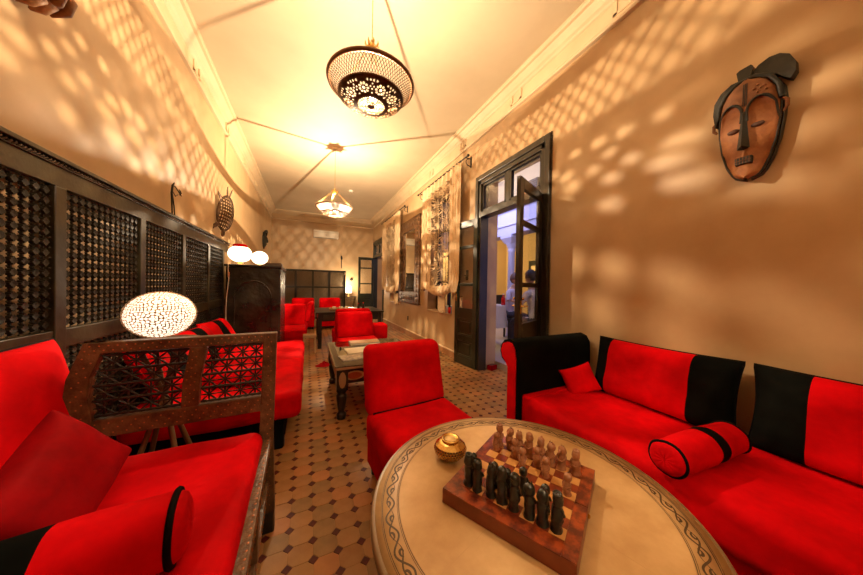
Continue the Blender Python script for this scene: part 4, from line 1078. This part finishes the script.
cushion('small_pillow', 'small red pillow in the corner by the black arm', .25, .22, .09, frame_M((1.95, 1.38, .525), (.86, -.42, .30), (-.15, .50, .80)), [(0, 1, red_m, 'cover')], piping=False, pinch=.10, seed=9, wr=.006)
bolster('bolster', 'red bolster with one black band on the right sofa seat', (1.430, .595, .512), (1.92, .555, .516), .077, (.50, .64), 8)

# ------------------------------------------------------------------ door_1 (near, with transom), leaves
def door_unit(name, y0, y1, ztop, ztr, m):
    d = struct(MB().span(XR - .02, XR + .12, y0 - .0, y0 + .06, 0, ztop).span(XR - .02, XR + .12, y1 - .06, y1, 0, ztop)
        .span(XR - .02, XR + .12, y0, y1, ztop - .06, ztop).span(XR - .02, XR + .12, y0 + .06, y1 - .06, ztr, ztr + .08).build(name, m, bev=.006))
    w = .07   # casing around
    for nm, a in (('casing', (y0 - w, y0, 0, ztop + w)), ('casing', (y1, y1 + w, 0, ztop + w)), ('casing', (y0, y1, ztop, ztop + w))):
        MB().span(XR - .035, XR, *a).build(nm, m, d, bev=.008)
    b = MB()
    for yy in (y0 - w - .004, y1 + w + .004):
        z = 0.0
        while z < ztop + w: b.ball((XR - .012, yy, z), (.010, .009, .012), 6, 5); z += .026
    yy = y0 - w
    while yy < y1 + w: b.ball((XR - .012, yy, ztop + w + .004), (.010, .012, .009), 6, 5); yy += .026
    tag(b.build('beaded_edge', m, d), kind='stuff')
    ym = (y0 + y1) / 2
    MB().span(XR + .0, XR + .06, ym - .035, ym + .035, ztr + .08, ztop - .06).build('mullion', m, d, bev=.004)
    for a, c in ((y0 + .06, ym - .035), (ym + .035, y1 - .06)):
        z0_, z1_ = ztr + .08, ztop - .06
        fr = MB().span(XR, XR + .05, a, a + .03, z0_, z1_).span(XR, XR + .05, c - .03, c, z0_, z1_).span(XR, XR + .05, a, c, z0_, z0_ + .03).span(XR, XR + .05, a, c, z1_ - .03, z1_).build('transom_sash', m, d, bev=.003)
        MB().span(XR + .022, XR + .026, a + .03, c - .03, z0_ + .03, z1_ - .03).build('pane', glass, fr)
    return d
d1 = door_unit('door_1', 2.06, 3.27, 2.80, 2.26, doorb)
def leaf(d, hinge, ang, w, h, m, handle_side=1):
    """door leaf: local x from hinge to free edge; flat 3-cm frame with three glazed lights over two panels"""
    r = MB(); t = .04; s = .085
    r.span(0, s, -t / 2, t / 2, .01, h).span(w - s, w, -t / 2, t / 2, .01, h).span(s, w - s, -t / 2, t / 2, h - .10, h).span(s, w - s, -t / 2, t / 2, .01, .14)
    zs = [.90, 1.28, 1.86]
    r.span(s, w - s, -t / 2, t / 2, .74, .90).span(s, w - s, -t / 2, t / 2, 1.245, 1.29).span(s, w - s, -t / 2, t / 2, 1.83, 1.875).span(s, w - s, -t / 2, t / 2, .40, .47)
    o = r.build('door_leaf', m, d, bev=.004); o.location = hinge; o.rotation_euler = (0, 0, ang)
    for z0_, z1_ in ((.90, 1.245), (1.29, 1.83), (1.875, h - .10)): MB().span(s, w - s, -.003, .003, z0_, z1_).build('pane', glass, o)
    for z0_, z1_ in ((.14, .40), (.47, .74)):
        MB().span(s, w - s, -.008, .008, z0_, z1_).span(s + .05, w - s - .05, -.016, .016, z0_ + .05, z1_ - .05).build('raised_panel', m, o, bev=.006)
        for zz in (z0_ + .01, z1_ - .01): MB().tube([(s, 0, zz), (w - s, 0, zz)], .018, 6).build('panel_moulding', m, o)
    for sg in (-1, 1):
        hb_ = MB().box((w - s / 2, sg * (t / 2 + .003), 1.06), (.030, .006, .12))
        hb_.tube([(w - s / 2, sg * (t / 2), 1.07), (w - s / 2, sg * (t / 2 + .035), 1.07), (w - s / 2 - .07, sg * (t / 2 + .038), 1.07)], .007, 8)
        hb_.ball((w - s / 2, sg * (t / 2 + .02), 1.14), .014, 10, 8); hb_.build('handle', brass, o)
    return o
leafa = leaf(d1, (XR - .03, 3.25, 0), math.atan2(.50, -.06), .52, 2.26, doorm)
leafb = leaf(d1, (XR - .03, 2.10, 0), math.atan2(-.275, -.60), .60, 2.26, doorb)
# pull bell seen on the left leaf (small bracket candle holder)
br = thing('wall_bracket', 'small black candle bracket seen through the open left door leaf', 'sconce', (XR, 3.56, 1.42))
MB().box((-.01, 0, 0), (.02, .05, .16)).build('backplate', iron, br, bev=.004)
MB().tube([(-.01, 0, -.02), (-.035, 0, -.05), (-.036, 0, -.02)], .007, 6).build('arm', iron, br); MB().lathe([(0, 0), (.022, .002), (.024, .02)], 12, M=T(-.036, 0, -.015)).build('cup', iron, br)
# far door and its open leaf
d2 = door_unit('door_2', 8.75, 10.15, 2.80, 2.26, doorm)
leaf(d2, (XR - .03, 10.09, 0), math.radians(182), .58, 2.26, doorm)
tb = thing('tissue_box', 'small red box on the doorstep of the open door', 'box', (2.52, 3.19, 0.0), .3)
MB().box((0, 0, .035), (.13, .09, .07)).build('body', red2_m, tb, bev=.004); MB().box((0, 0, .072), (.10, .06, .004)).build('lid', rimm, tb)

# ------------------------------------------------------------------ windows behind the curtains
for i, (a, c) in enumerate(((4.06, 5.10), (6.95, 7.95))):
    w_ = struct(MB().span(XR + .20, XR + .26, a, a + .06, .74, 3.0).span(XR + .20, XR + .26, c - .06, c, .74, 3.0).span(XR + .20, XR + .26, a, c, .74, .80).span(XR + .20, XR + .26, a, c, 2.94, 3.0)
        .span(XR + .20, XR + .26, (a + c) / 2 - .03, (a + c) / 2 + .03, .80, 2.94).build('window_%d' % (i + 1), doorm, bev=.004))
    for k in range(3): MB().span(XR + .205, XR + .255, a + .06, c - .06, 1.30 + k * .52, 1.335 + k * .52).build('glazing_bar', doorm, w_)
    MB().span(XR + .228, XR + .232, a + .06, c - .06, .80, 2.94).build('pane', glass, w_)
    MB().span(XR - .02, XR + .20, a - .0, c + .0, .72, .742).build('window_sill', wall_m, w_, bev=.004)
    b = MB()
    for k in range(7):
        yy = a + .10 + k * (c - a - .2) / 6; b.tube([(XR + .30, yy, .76), (XR + .30, yy, 2.98)], .008, 6)
    b.build('iron_grille', iron, w_)
cn = thing('candle_lantern', 'white and red candle cup on the sill under the near curtain', 'candle holder', (2.34, 4.32, .743))
MB().lathe([(.03, 0), (.035, .005), (.032, .05), (.04, .14), (.036, .14), (.028, .05), (0, .04)], 16).build('cup', whitep, cn)
MB().lathe([(.028, .05), (.034, .12), (.0, .12)], 12).build('red_wax', redglass, cn)
cn2 = thing('red_cup', 'red glass cup on the sill beside the white candle cup', 'candle holder', (2.36, 4.22, .743))
MB().lathe([(.03, 0), (.038, .01), (.042, .11), (.038, .11), (.03, .02), (0, .02)], 16).build('glass_cup', redglass, cn2); MB().lathe([(0, .02), (.028, .021), (.028, .06), (0, .062)], 12).build('candle', whitep, cn2)
bb = thing('blue_box', 'small blue box on the window sill next to the door leaf', 'box', (2.36, 4.12, .743))
MB().box((0, 0, .07), (.05, .08, .14)).build('body', mat('blue_card', (.10, .16, .36), .5), bb, bev=.003); MB().box((0, 0, .145), (.052, .082, .012)).build('lid', whitep, bb)
cn3 = thing('red_flower_pot', 'red and white flowers in a pot on the sill under the far curtain', 'flower pot', (2.38, 7.08, .743))
MB().lathe([(.04, 0), (.05, .08), (.054, .085), (0, .075)], 14).build('pot', redglass, cn3)
for k in range(7):
    a = k * .9; MB().ball((.04 * math.cos(a), .05 * math.sin(a), .12 + .02 * (k % 3)), .028, 8, 6).build('flower', whitep if k % 3 == 0 else red_m, cn3)
ol = thing('wall_outlet', 'small dark outlet low on the right wall under the mirror', 'outlet', (XR, 6.28, .41))
MB().box((-.006, 0, 0), (.012, .07, .11)).build('plate', blackw, ol, bev=.003); MB().box((-.013, 0, -.01), (.006, .03, .03)).build('socket', iron, ol)

# ------------------------------------------------------------------ curtains with rods
def curtain(label, y0, y1, ztop, zbot, yg0, yg1, rlabel, rod0, rod1, zrod):
    """lace panel gathered near the bottom into a balloon"""
    c = thing('lace_curtain', label, 'curtain', (XR - .10, (y0 + y1) / 2, zbot), 0, 'lace curtains on the right wall'); yc = (y0 + y1) / 2
    def fn(u, v):   # v 0 bottom -> 1 top
        z = zbot + (ztop - zbot) * v; t = v
        wv = 1.0 if t > .22 else .68 + .32 * math.sin(t / .22 * PI / 2)
        a0, a1 = yc - (yc - y0) * wv, yc + (y1 - yc) * wv
        y = a0 + (a1 - a0) * u
        amp = (.012 + .022 * t) ; x = XR - .10 + amp * math.sin(u * 2 * PI * 9 + 1.2 * math.sin(t * 3)) + .012 * nz((u * 5, t * 3, 1))
        if t < .12:     # balloon roll
            q = t / .12; x -= .05 * math.sin(q * PI) ; z = zbot + .02 + .10 * (abs(u - .5) * 2) ** 2 * 1.0 + (ztop - zbot) * v * .9 - .03 * math.sin(q * PI)
        return (x, y, z)
    def keep(u, v):
        if v > .93 or v < .05: return True
        strong = (.16 + .06 * nz((v * 9, 1, 2)) < u < .76 + .06 * nz((v * 9, 4, 2)) and .10 < v < .93)
        fu = (u * 44 + 5 * nz((u * 7, v * 10, 0))) % 1; fv = (v * 60 + 5 * nz((u * 7, v * 10, 5))) % 1
        d = (fu - .5) ** 2 + (fv - .5) ** 2
        return d > (.12 + .16 * max(0, .5 + nz((u * 12, v * 20, 3))) if strong else .03)
    b = MB().grid(fn, 260, 300, keep=keep); b.build('lace_panel', lace, c, W=True)
    sc_ = MB()     # solid side scarves hanging in folds
    for (s0, s1) in ((y0 - .02, y0 + (y1 - y0) * .20), (y1 - (y1 - y0) * .13, y1 + .01)):
        sc_ = MB().grid(lambda u, v: (XR - .125 + .018 * math.sin(u * 2 * PI * 3.5 + v), s0 + (s1 - s0) * (u if v > .1 else .5 + (u - .5) * (.5 + 5 * v)) , zbot + .10 + (ztop - zbot - .10) * v), 40, 40)
        sc_.build('side_drape', lace, c, W=True, solid=.002)
    # gathered tail below
    MB().grid(lambda u, v: (XR - .05 + (.03 + .01 * v) * math.sin(u * 2 * PI), yg0 + (yg1 - yg0) * (u if True else 0), zbot - .28 + .30 * v + .02 * math.sin(u * 20)), 30, 10).build('gathered_tail', lace, c, W=True, solid=.002)
    r = thing('curtain_rod', rlabel, 'curtain rod', (XR, (rod0 + rod1) / 2, zrod))
    MB().tube([(XR - .11, rod0, zrod), (XR - .11, rod1, zrod)], .011, 8).build('rod', iron, r, W=True)
    for y in (rod0, rod1):
        MB().ball((XR - .11, y, zrod), (.022, .028, .022), 10, 8).build('finial', iron, r, W=True)
    for y in (rod0 + .08, rod1 - .08):
        MB().tube([(XR, y, zrod), (XR - .11, y, zrod)], .008, 6).tube([(XR, y, zrod - .12)] + [(XR - .05 - .045 * math.sin(a), y, zrod - .06 - .05 * math.cos(a)) for a in [PI * k / 8 for k in range(9)]], .006, 6).box((XR - .005, y, zrod - .05), (.01, .03, .17)).build('bracket', iron, r, W=True)
    b = MB(); k = 0
    for k in range(14): 
        y = y0 + (y1 - y0) * k / 13; b.tube([(XR - .11 + .02 * math.cos(a), y, zrod + .02 * math.sin(a) - .006) for a in [2 * PI * q / 10 for q in range(10)]], .003, 4, closed=True)
    tag(b.build('curtain_rings', iron, r, W=True), kind='stuff')
curtain('wide cream lace curtain between the mirror and the open door', 3.66, 5.12, 3.22, 1.03, 4.22, 4.50, 'iron rod holding the near lace curtain', 3.44, 5.45, 3.24)
curtain('narrow-looking cream lace curtain beyond the mirror', 6.72, 8.45, 3.22, .98, 7.0, 7.3, 'iron rod holding the far lace curtain', 6.35, 8.6, 3.24)

# mirror
MR = thing('wall_mirror', 'tall mirror in wide carved brown wooden frame on the right wall', 'mirror', (XR, 6.15, .8))
my0, my1, mz0, mz1, fwid = 5.50, 6.85, .80, 2.87, .29
for nm, a in (('frame_side', (my0, my0 + fwid, mz0, mz1)), ('frame_side', (my1 - fwid, my1, mz0, mz1)), ('frame_rail', (my0 + fwid, my1 - fwid, mz0, mz0 + fwid)), ('frame_rail', (my0 + fwid, my1 - fwid, mz1 - fwid, mz1))):
    fr = MB().span(XR - .05, XR, *a).build(nm, carve, MR, W=True, bev=.012)
    q = MB(); ya_, yb_, za_, zb_ = a
    if zb_ - za_ > yb_ - ya_:
        z = za_ + .1
        while z < zb_ - .08: q.ball((XR - .05, (ya_ + yb_) / 2, z), (.012, .07, .045), 8, 6); z += .11
    else:
        y = ya_ + .05
        while y < yb_ - .03: q.ball((XR - .05, y, (za_ + zb_) / 2), (.012, .045, .07), 8, 6); y += .11
    q.v = [tuple(Vector(v) - MR.location) for v in q.v]; o = q.build('carved_bosses', carve, fr)
MB().span(XR - .024, XR - .018, my0 + fwid, my1 - fwid, mz0 + fwid, mz1 - fwid).build('mirror_glass', mirror_m, MR, W=True)

# ------------------------------------------------------------------ air conditioner on the back wall
ac = thing('air_conditioner', 'white wall-mounted air conditioner high on the far wall', 'air conditioner', (.58, YB, 2.90))
b = MB().rbox((0, -.105, .135), (.86, .20, .27), .035, mid=4); b.build('housing', whitep, ac, weld=True)
for k in range(3): MB().box((0, -.19 + k * .03, -.003), (.74, .012, .012)).build('air_flap', mat('grey_vent', (.3, .27, .22), .5), ac)
MB().box((.0, -.207, .19), (.80, .004, .006)).build('front_seam', mat('grey_vent', (.3, .27, .22), .5), ac)
MB().box((0, -.207, .10), (.05, .003, .015)).build('badge', mat('grey_vent', (.3, .27, .22), .5), ac)

# ------------------------------------------------------------------ far end: bamboo screen, black table, lamp
bs = thing('bamboo_screen', 'dark framed bamboo screen with four panels across the far end', 'screen', (.2, 9.62, 0))
x0_, x1_, y_ = -.86, 1.185, 9.62
MB().span(x0_, x1_, y_ - .03, y_ + .03, 1.64, 1.70).build('top_rail', blackw, bs, W=True, bev=.004)
MB().span(x0_, x1_, y_ - .025, y_ + .025, 1.10, 1.15).build('middle_rail', blackw, bs, W=True, bev=.004)
MB().span(x0_, x1_, y_ - .03, y_ + .03, .06, .14).build('bottom_rail', blackw, bs, W=True, bev=.004)
xs = [x1_ - .03 - k * .505 for k in range(5)]
for x in xs: MB().span(x - .03, x + .03, y_ - .035, y_ + .035, 0, 1.70).build('post', blackw, bs, W=True, bev=.004)
for a, c in zip(xs[1:], xs[:-1]):
    for z0_, z1_ in ((.14, 1.10), (1.15, 1.64)):
        b = MB(); n = 16
        for k in range(n): xx = a + .03 + (c - a - .06) * (k + .5) / n; b.tube([(xx, y_, z0_), (xx, y_, z1_)], .0135, 6, cap=False)
        tag(b.build('bamboo_panel', bamboo, bs, W=True), kind='stuff')
MB().box((x1_ - .03, y_ - .038, 1.60), (.05, .006, .08)).build('white_tag', whitep, bs, loc=None, W=True)
bt = thing('black_table', 'tall black wooden table with a drawer in the far half of the room', 'table', (.85, 5.9, 0))
MB().span(.14, 1.45, 5.42, 6.5, .67, .70).build('tabletop', blackw, bt, W=True, bev=.004)
MB().span(.24, 1.35, 5.47, 5.50, .52, .67).build('apron', blackw, bt, W=True); MB().span(.24, 1.35, 6.42, 6.45, .52, .67).build('apron', blackw, bt, W=True)
MB().span(.19, .22, 5.5, 6.42, .52, .67).build('apron', blackw, bt, W=True); MB().span(1.37, 1.40, 5.5, 6.42, .52, .67).build('apron', blackw, bt, W=True)
dr = MB().span(.28, .62, 5.455, 5.475, .545, .645).build('drawer', fwood, bt, W=True, bev=.003); MB().ball((.45 - .85, 5.45 - 5.9, .595), .012, 8, 6).build('knob', brass, dr)
for x in (.215, 1.375):
    for y in (5.49, 6.43): MB().span(x - .035, x + .035, y - .035, y + .035, 0, .67).build('leg', blackw, bt, W=True, bev=.003)
tt = thing('serving_tray', 'pale tray with small white cups on the far black table', 'tray', (.62, 5.85, .7005))
MB().box((0, 0, .008), (.42, .28, .012)).build('tray_base', paper3, tt, bev=.003)
for sx, sy, w, d in ((0, .14, .42, .012), (0, -.14, .42, .012), (.21, 0, .012, .28), (-.21, 0, .012, .28)): MB().box((sx, sy, .022), (w, d, .03)).build('tray_side', paper3, tt)
for k, (x, y, lab) in enumerate(((.50, 5.86, 'small white cup left on the tray of the far table'), (.63, 5.83, 'small white cup in the middle of the tray'), (.76, 5.88, 'small white cup right on the tray of the far table'))):
    c = MB().lathe([(.02, 0), (.03, .005), (.036, .055), (.033, .055), (.027, .01), (0, .008)], 14).build('cup', whitep, None, loc=(x, y, .7150)); tag(c, lab, 'cup', 'cups on the far table')
for (x, y, lab) in ((.98, 5.75, 'left dark bottle on the far black table'), (1.12, 5.95, 'right dark bottle on the far black table')):
    c = thing('sauce_bottle', lab, 'bottle', (x, y, .7005), 0, 'bottles on the far table')
    MB().lathe([(.02, 0), (.026, .004), (.026, .08), (.010, .11), (.010, .135), (0, .136)], 12).build('bottle', ebony, c); MB().lathe([(.011, .125), (.012, .145), (0, .146)], 10).build('cap', redglass, c)
ft = thing('round_stool_table', 'small tan wooden stool between the left chair and the black table', 'stool', (.04, 5.25, 0))
MB().box((0, 0, .30), (.22, .22, .04)).build('top', paper3, ft, bev=.004)
for sx in (-1, 1):
    for sy in (-1, 1): MB().box((sx * .09, sy * .09, .14), (.03, .03, .28)).build('leg', paper3, ft)
# iron console with lamp
ic = thing('iron_console', 'scrolled wrought-iron stand in the far right corner', 'console', (1.36, 10.05, 0))
MB().box((0, 0, .78), (.52, .26, .02)).build('shelf', iron, ic, bev=.003)
for sx in (-1, 1):
    for sy in (-1, 1):
        MB().tube([(sx * .22, sy * .1, 0), (sx * .26, sy * .1, .2), (sx * .16, sy * .1, .45), (sx * .24, sy * .1, .77)], .010, 6).build('leg', iron, ic)
for k in range(4):
    x = -.18 + .12 * k
    MB().tube([(x + .05 * math.cos(a) * (1 - a / 9), -.12, .68 + .05 * math.sin(a) * (1 - a / 9)) for a in [q * .6 for q in range(12)]], .006, 5).build('scroll', iron, ic)
wl = thing('corner_lamp', 'glowing shaded lamp on the iron stand in the far right corner', 'lamp', (1.36, 10.10, .79))
MB().lathe([(.06, 0), (.05, .01), (.012, .03), (.012, .12), (0, .12)], 14).build('base', brass, wl)
MB().lathe([(.10, .12), (.12, .16), (.11, .30), (.07, .38)], 20).build('shade', globeglow, wl)
wk = thing('wall_bulb_holder', 'small dark round sconce above the corner lamp', 'sconce', (1.50, YB, 1.42))
MB().ball((0, -.06, 0), .055, 12, 8).build('globe', blackw, wk); MB().tube([(0, 0, -.05), (0, -.03, -.03), (0, -.06, 0)], .010, 6).build('arm', iron, wk)
wf = thing('wall_spear', 'slim dark wall ornament above the bamboo screen', 'wall ornament', (1.14, YB - .02, 2.05))
MB().tube([(0, 0, -.22), (0, 0, .1)], .012, 6).build('shaft', ebony, wf); MB().lathe([(0, .1), (.035, .13), (.04, .18), (.02, .24), (0, .26)], 10).build('head', ebony, wf)

# ------------------------------------------------------------------ courtyard outside the near door
struct(MB().span(XR + .34, 9.5, -1.0, 12.0, -.12, .10).build('floor_courtyard', mat('courtyard_stone', (.40, .33, .30), .5)))
struct(MB().span(8.2, 8.4, -1.0, 12.0, 0, 4.6).build('wall_courtyard', yelp))
struct(MB().span(2.7, 8.4, 9.5, 9.7, 0, 4.6).build('wall_courtyard_far', yelp))
ar = thing('arcade', 'white courtyard arcade of columns and beam seen through the open door', 'arcade', (4.25, 4.7, 0))
MB().span(4.10, 4.42, 0.5, 9.4, 2.42, 2.95).span(4.05, 4.47, .5, 9.4, 2.95, 3.02).span(4.07, 4.44, .5, 9.4, 2.62, 2.66).build('beam', bluep, ar, W=True, bev=.01)
for y in (4.76, 2.50, 7.0):
    cl_ = MB().lathe([(.13, 0), (.13, .10), (.10, .13), (.085, .20), (.075, 2.05), (.09, 2.08), (.075, 2.11), (.09, 2.14), (.13, 2.24)], 24, M=T(4.26, y, 0)).build('column', bluep, ar, W=True)
    MB().add([(4.26 - 4.25 + sx * a, y - 4.7 + sy * a, z) for a, z in ((.11, 2.24), (.18, 2.36), (.18, 2.42)) for sx, sy in ((-1, -1), (1, -1), (1, 1), (-1, 1))],
             [(0, 3, 2, 1), (8, 9, 10, 11)] + [(4 * k + i, 4 * k + (i + 1) % 4, 4 * k + 4 + (i + 1) % 4, 4 * k + 4 + i) for k in range(2) for i in range(4)]).build('capital', bluep, cl_)
rf = struct(MB().span(4.45, 8.2, -.5, 9.5, 3.5, 3.55).build('ceiling_gallery', slatw))
for k in range(26): MB().span(4.45, 8.2, .4 + k * .34, .46 + k * .34, 3.42, 3.5).build('slat', slatw, rf)
dk = struct(MB().span(8.15, 8.2, 7.0, 8.1, 0, 2.3).build('door_3', doorm)); MB().span(8.13, 8.15, 7.15, 7.95, 1.2, 2.1).build('pane', mirror_m, dk)
ph = thing('wall_unit', 'dark ventilation box high on the courtyard arcade', 'vent', (4.06, 3.62, 3.05))
ph.location = (4.09, 4.05, 3.12); MB().box((0, 0, .15), (.06, .42, .30)).build('casing', iron, ph, bev=.01)
for k in range(6): MB().box((-.033, 0, .04 + k * .045), (.01, .38, .012)).build('louvre', fwood, ph)
struct(MB().span(4.12, 4.40, .5, 9.4, 3.03, 4.2).build('wall_upper_gallery', yelp))
ocr = thing('gauze_curtain', 'pale blue gauze drape hanging between courtyard columns', 'curtain', (4.26, 3.4, .5))
MB().grid(lambda u, v: (4.26 + .03 * math.sin(u * 30), 3.9 - (1.2 * (1 - v) ** .0) * 0 - .55 * u * (.35 + .65 * v), .5 + 1.9 * v), 50, 16).build('drape', bluep, ocr, W=True, solid=.003)
MB().tube([(4.26, 3.2, 2.38), (4.26, 4.0, 2.38)], .010, 6).build('curtain_pole', iron, ocr, W=True)
# dining table with cloth
dt = thing('dining_table', 'courtyard dining table under a white cloth seen through the door', 'table', (3.12, 4.12, .10))
dt.scale = (.66, .66, .95)
MB().lathe([(0, .84), (.50, .84), (.515, .83), (.52, .82)], 40).build('tabletop', cloth, dt)
MB().grid(lambda u, v: ((.51 + .05 * (1 - v) + .018 * (1 - v) * math.sin(2 * PI * u * 14)) * math.cos(2 * PI * u), (.51 + .05 * (1 - v) + .018 * (1 - v) * math.sin(2 * PI * u * 14)) * math.sin(2 * PI * u), .42 + .42 * v), 140, 8, cu=True).build('tablecloth', cloth, dt)
MB().lathe([(.25, 0), (.25, .02), (.04, .05), (.035, .83), (0, .83)], 20).build('pedestal', ebony, dt)
for k, (x, y, lab) in enumerate(((3.02, 4.20, 'white plate left on the courtyard table'), (3.10, 3.95, 'white plate at the near side of the courtyard table'))):
    p = MB().lathe([(0, 0), (.06, .002), (.11, .014), (.112, .018), (.07, .006), (0, .005)], 24).build('plate', whitep, None, loc=(x, y, .8995)); tag(p, lab, 'plate', 'plates on the courtyard table')
rb = thing('red_bottle', 'red glass bottle on the courtyard table behind the door glass', 'bottle', (3.33, 3.92, .8995))
MB().lathe([(.035, 0), (.04, .01), (.04, .12), (.015, .17), (.015, .20), (0, .20)], 16).build('bottle', redglass, rb); MB().lathe([(.017, .195), (.017, .215), (0, .216)], 10).build('cap', whitep, rb)

# ------------------------------------------------------------------ seated people (skin modifier bodies)
def apply_mods(o):
    dg = bpy.context.evaluated_depsgraph_get(); e = o.evaluated_get(dg); me = bpy.data.meshes.new_from_object(e); o.modifiers.clear(); o.data = me
    for p in me.polygons: p.use_smooth = True
def skinned(name, verts, edges, radii, m, parent, sub=2):
    me = bpy.data.meshes.new(name); me.from_pydata(verts, edges, []); o = bpy.data.objects.new(name, me); C.objects.link(o); o.parent = parent
    sk = o.modifiers.new('skin', 'SKIN'); sk.use_smooth_shade = True
    for v, r_ in zip(me.skin_vertices[0].data, radii): v.radius = r_ if isinstance(r_, tuple) else (r_, r_)
    me.skin_vertices[0].data[0].use_root = True
    ss = o.modifiers.new('sub', 'SUBSURF'); ss.levels = sub; ss.render_levels = sub
    bpy.context.view_layer.update(); apply_mods(o); o.data.materials.clear(); o.data.materials.append(m); return o
def person(label, loc, rz, hair_m, top_m, longhair, lean=.12):
    r = thing('person', label, 'person', loc, rz)
    # faces +X; seat height .50
    V = [(0, 0, .58), (lean * .3, 0, .75), (lean * .8, 0, .92), (lean, 0, 1.05), (lean + .01, 0, 1.13), (lean + .03, 0, 1.20)]
    E_ = [(0, 1), (1, 2), (2, 3), (3, 4), (4, 5)]; R_ = [(.15, .12), (.135, .10), (.15, .11), (.10, .08), (.052, .052), (.055, .055)]
    for sg in (-1, 1):
        n = len(V); V += [(.05, sg * .09, .56), (.43, sg * .10, .54), (.45, sg * .10, .28), (.44, sg * .10, .08), (.52, sg * .10, .045), (.58, sg * .10, .035)]
        E_ += [(0, n), (n, n + 1), (n + 1, n + 2), (n + 2, n + 3), (n + 3, n + 4), (n + 4, n + 5)]; R_ += [.085, .06, .052, .038, .036, .026]
        n = len(V); V += [(lean, sg * .17, 1.03), (lean + .07, sg * .24, .84), (lean + .26, sg * .17, .90), (lean + .32, sg * .15, .905)]
        E_ += [(3, n), (n, n + 1), (n + 1, n + 2), (n + 2, n + 3)]; R_ += [.055, .042, .028, (.034, .016)]
        w = n + 3; bx, by, bz = V[w]
        for k in range(4):
            n = len(V); yy = by + (k - 1.5) * .019; ln = (.075, .085, .08, .062)[k]
            V += [(bx + .045, yy, bz + .004), (bx + .045 + ln * .5, yy, bz - .006), (bx + .045 + ln, yy, bz - .028)]; E_ += [(w, n), (n, n + 1), (n + 1, n + 2)]; R_ += [.009, .008, .007]
        n = len(V); V += [(bx + .01, by - sg * .038, bz - .006), (bx + .045, by - sg * .055, bz - .012)]; E_ += [(w, n), (n, n + 1)]; R_ += [.011, .008]
    body = skinned('body', V, E_, R_, skin, r)
    me = body.data; me.materials.append(top_m); me.materials.append(trous)
    for p in me.polygons:
        c = p.center; p.material_index = 2 if (c.z < .62 and not (c.z < .06)) else (1 if c.z < 1.10 and c.x < lean + .20 else 0)
    h = MB(); hc = (lean + .055, 0, 1.315)
    def hf(u, v):
        a = 2 * PI * u; bb = PI * (v - .5) * .999; x = math.cos(a) * math.cos(bb); y = math.sin(a) * math.cos(bb); z = math.sin(bb)
        jaw = 1 - .25 * max(0, -z); X = .098 * x * (1 if z > -.2 else jaw); Y = .076 * y * jaw; Z = .118 * z
        if x > .6:
            X += .020 * math.exp(-((y / .16) ** 2)) * math.exp(-(((z + .12) / .14) ** 2)) + .006 * math.exp(-((y / .3) ** 2)) * math.exp(-(((z + .52) / .07) ** 2))
            for sg in (-1, 1): X -= .009 * math.exp(-(((y - sg * .38) / .16) ** 2)) * math.exp(-(((z - .06) / .10) ** 2))
        return (hc[0] + X, hc[1] + Y, hc[2] + Z)
    h.grid(hf, 40, 30, cu=True); ho = h.build('head', skin, r)
    for sg in (-1, 1):
        MB().ball((hc[0] + .082, sg * .030, hc[2] + .008), (.010, .013, .009), 10, 8).build('eye', whitep, ho)
        MB().ball((hc[0] - .005, sg * .078, hc[2] - .01), (.018, .008, .030), 10, 8).build('ear', skin, ho)
    MB().ball((hc[0] + .084, 0, hc[2] - .062), (.010, .024, .006), 10, 6).build('mouth', mat('lips', (.45, .12, .10), .5), ho)
    def hk(u, v):
        a = 2 * PI * u; x = math.cos(a); z = math.sin(PI * (v - .5)); 
        return z > (.35 if x > .45 else (-.15 if abs(x) < .45 else (-.75 if longhair else -.45)))
    MB().grid(lambda u, v: (lambda p: (hc[0] - .006 + (p[0] - hc[0]) * 1.13, p[1] * 1.15, hc[2] + (p[2] - hc[2]) * 1.10 + .004 + .004 * nz((u * 20, v * 10, 0))))(hf(u, v)), 40, 30, cu=True, keep=hk).build('hair', hair_m, r, solid=.012)
    return r
def outdoor_chair(label, loc, rz):
    c = thing('dining_chair', label, 'chair', loc, rz, 'courtyard dining chairs')
    MB().box((.02, 0, .46), (.44, .44, .04)).build('seat', ebony, c, bev=.008)
    for sx in (-.18, .22):
        for sy in (-.19, .19): MB().box((sx, sy, .22), (.035, .035, .44)).build('leg', ebony, c)
    MB().box((-.21, 0, .74), (.03, .42, .44)).build('backrest', ebony, c, bev=.008)
outdoor_chair('dark dining chair under the person left behind the cloth table', (3.94, 4.54, .10), -1.35)
outdoor_chair('dark dining chair under the person with dark hair', (3.54, 3.27, .10), PI / 2 + .15)
person('seated person in pale blouse leaning toward the courtyard table', (3.95, 4.52, .10), -1.35, hairg, shirt, True, .14)
person('seated person with dark hair and white shirt, back toward the door glass', (3.54, 3.30, .10), PI / 2 + .15, hairb, cloth, False, .10)
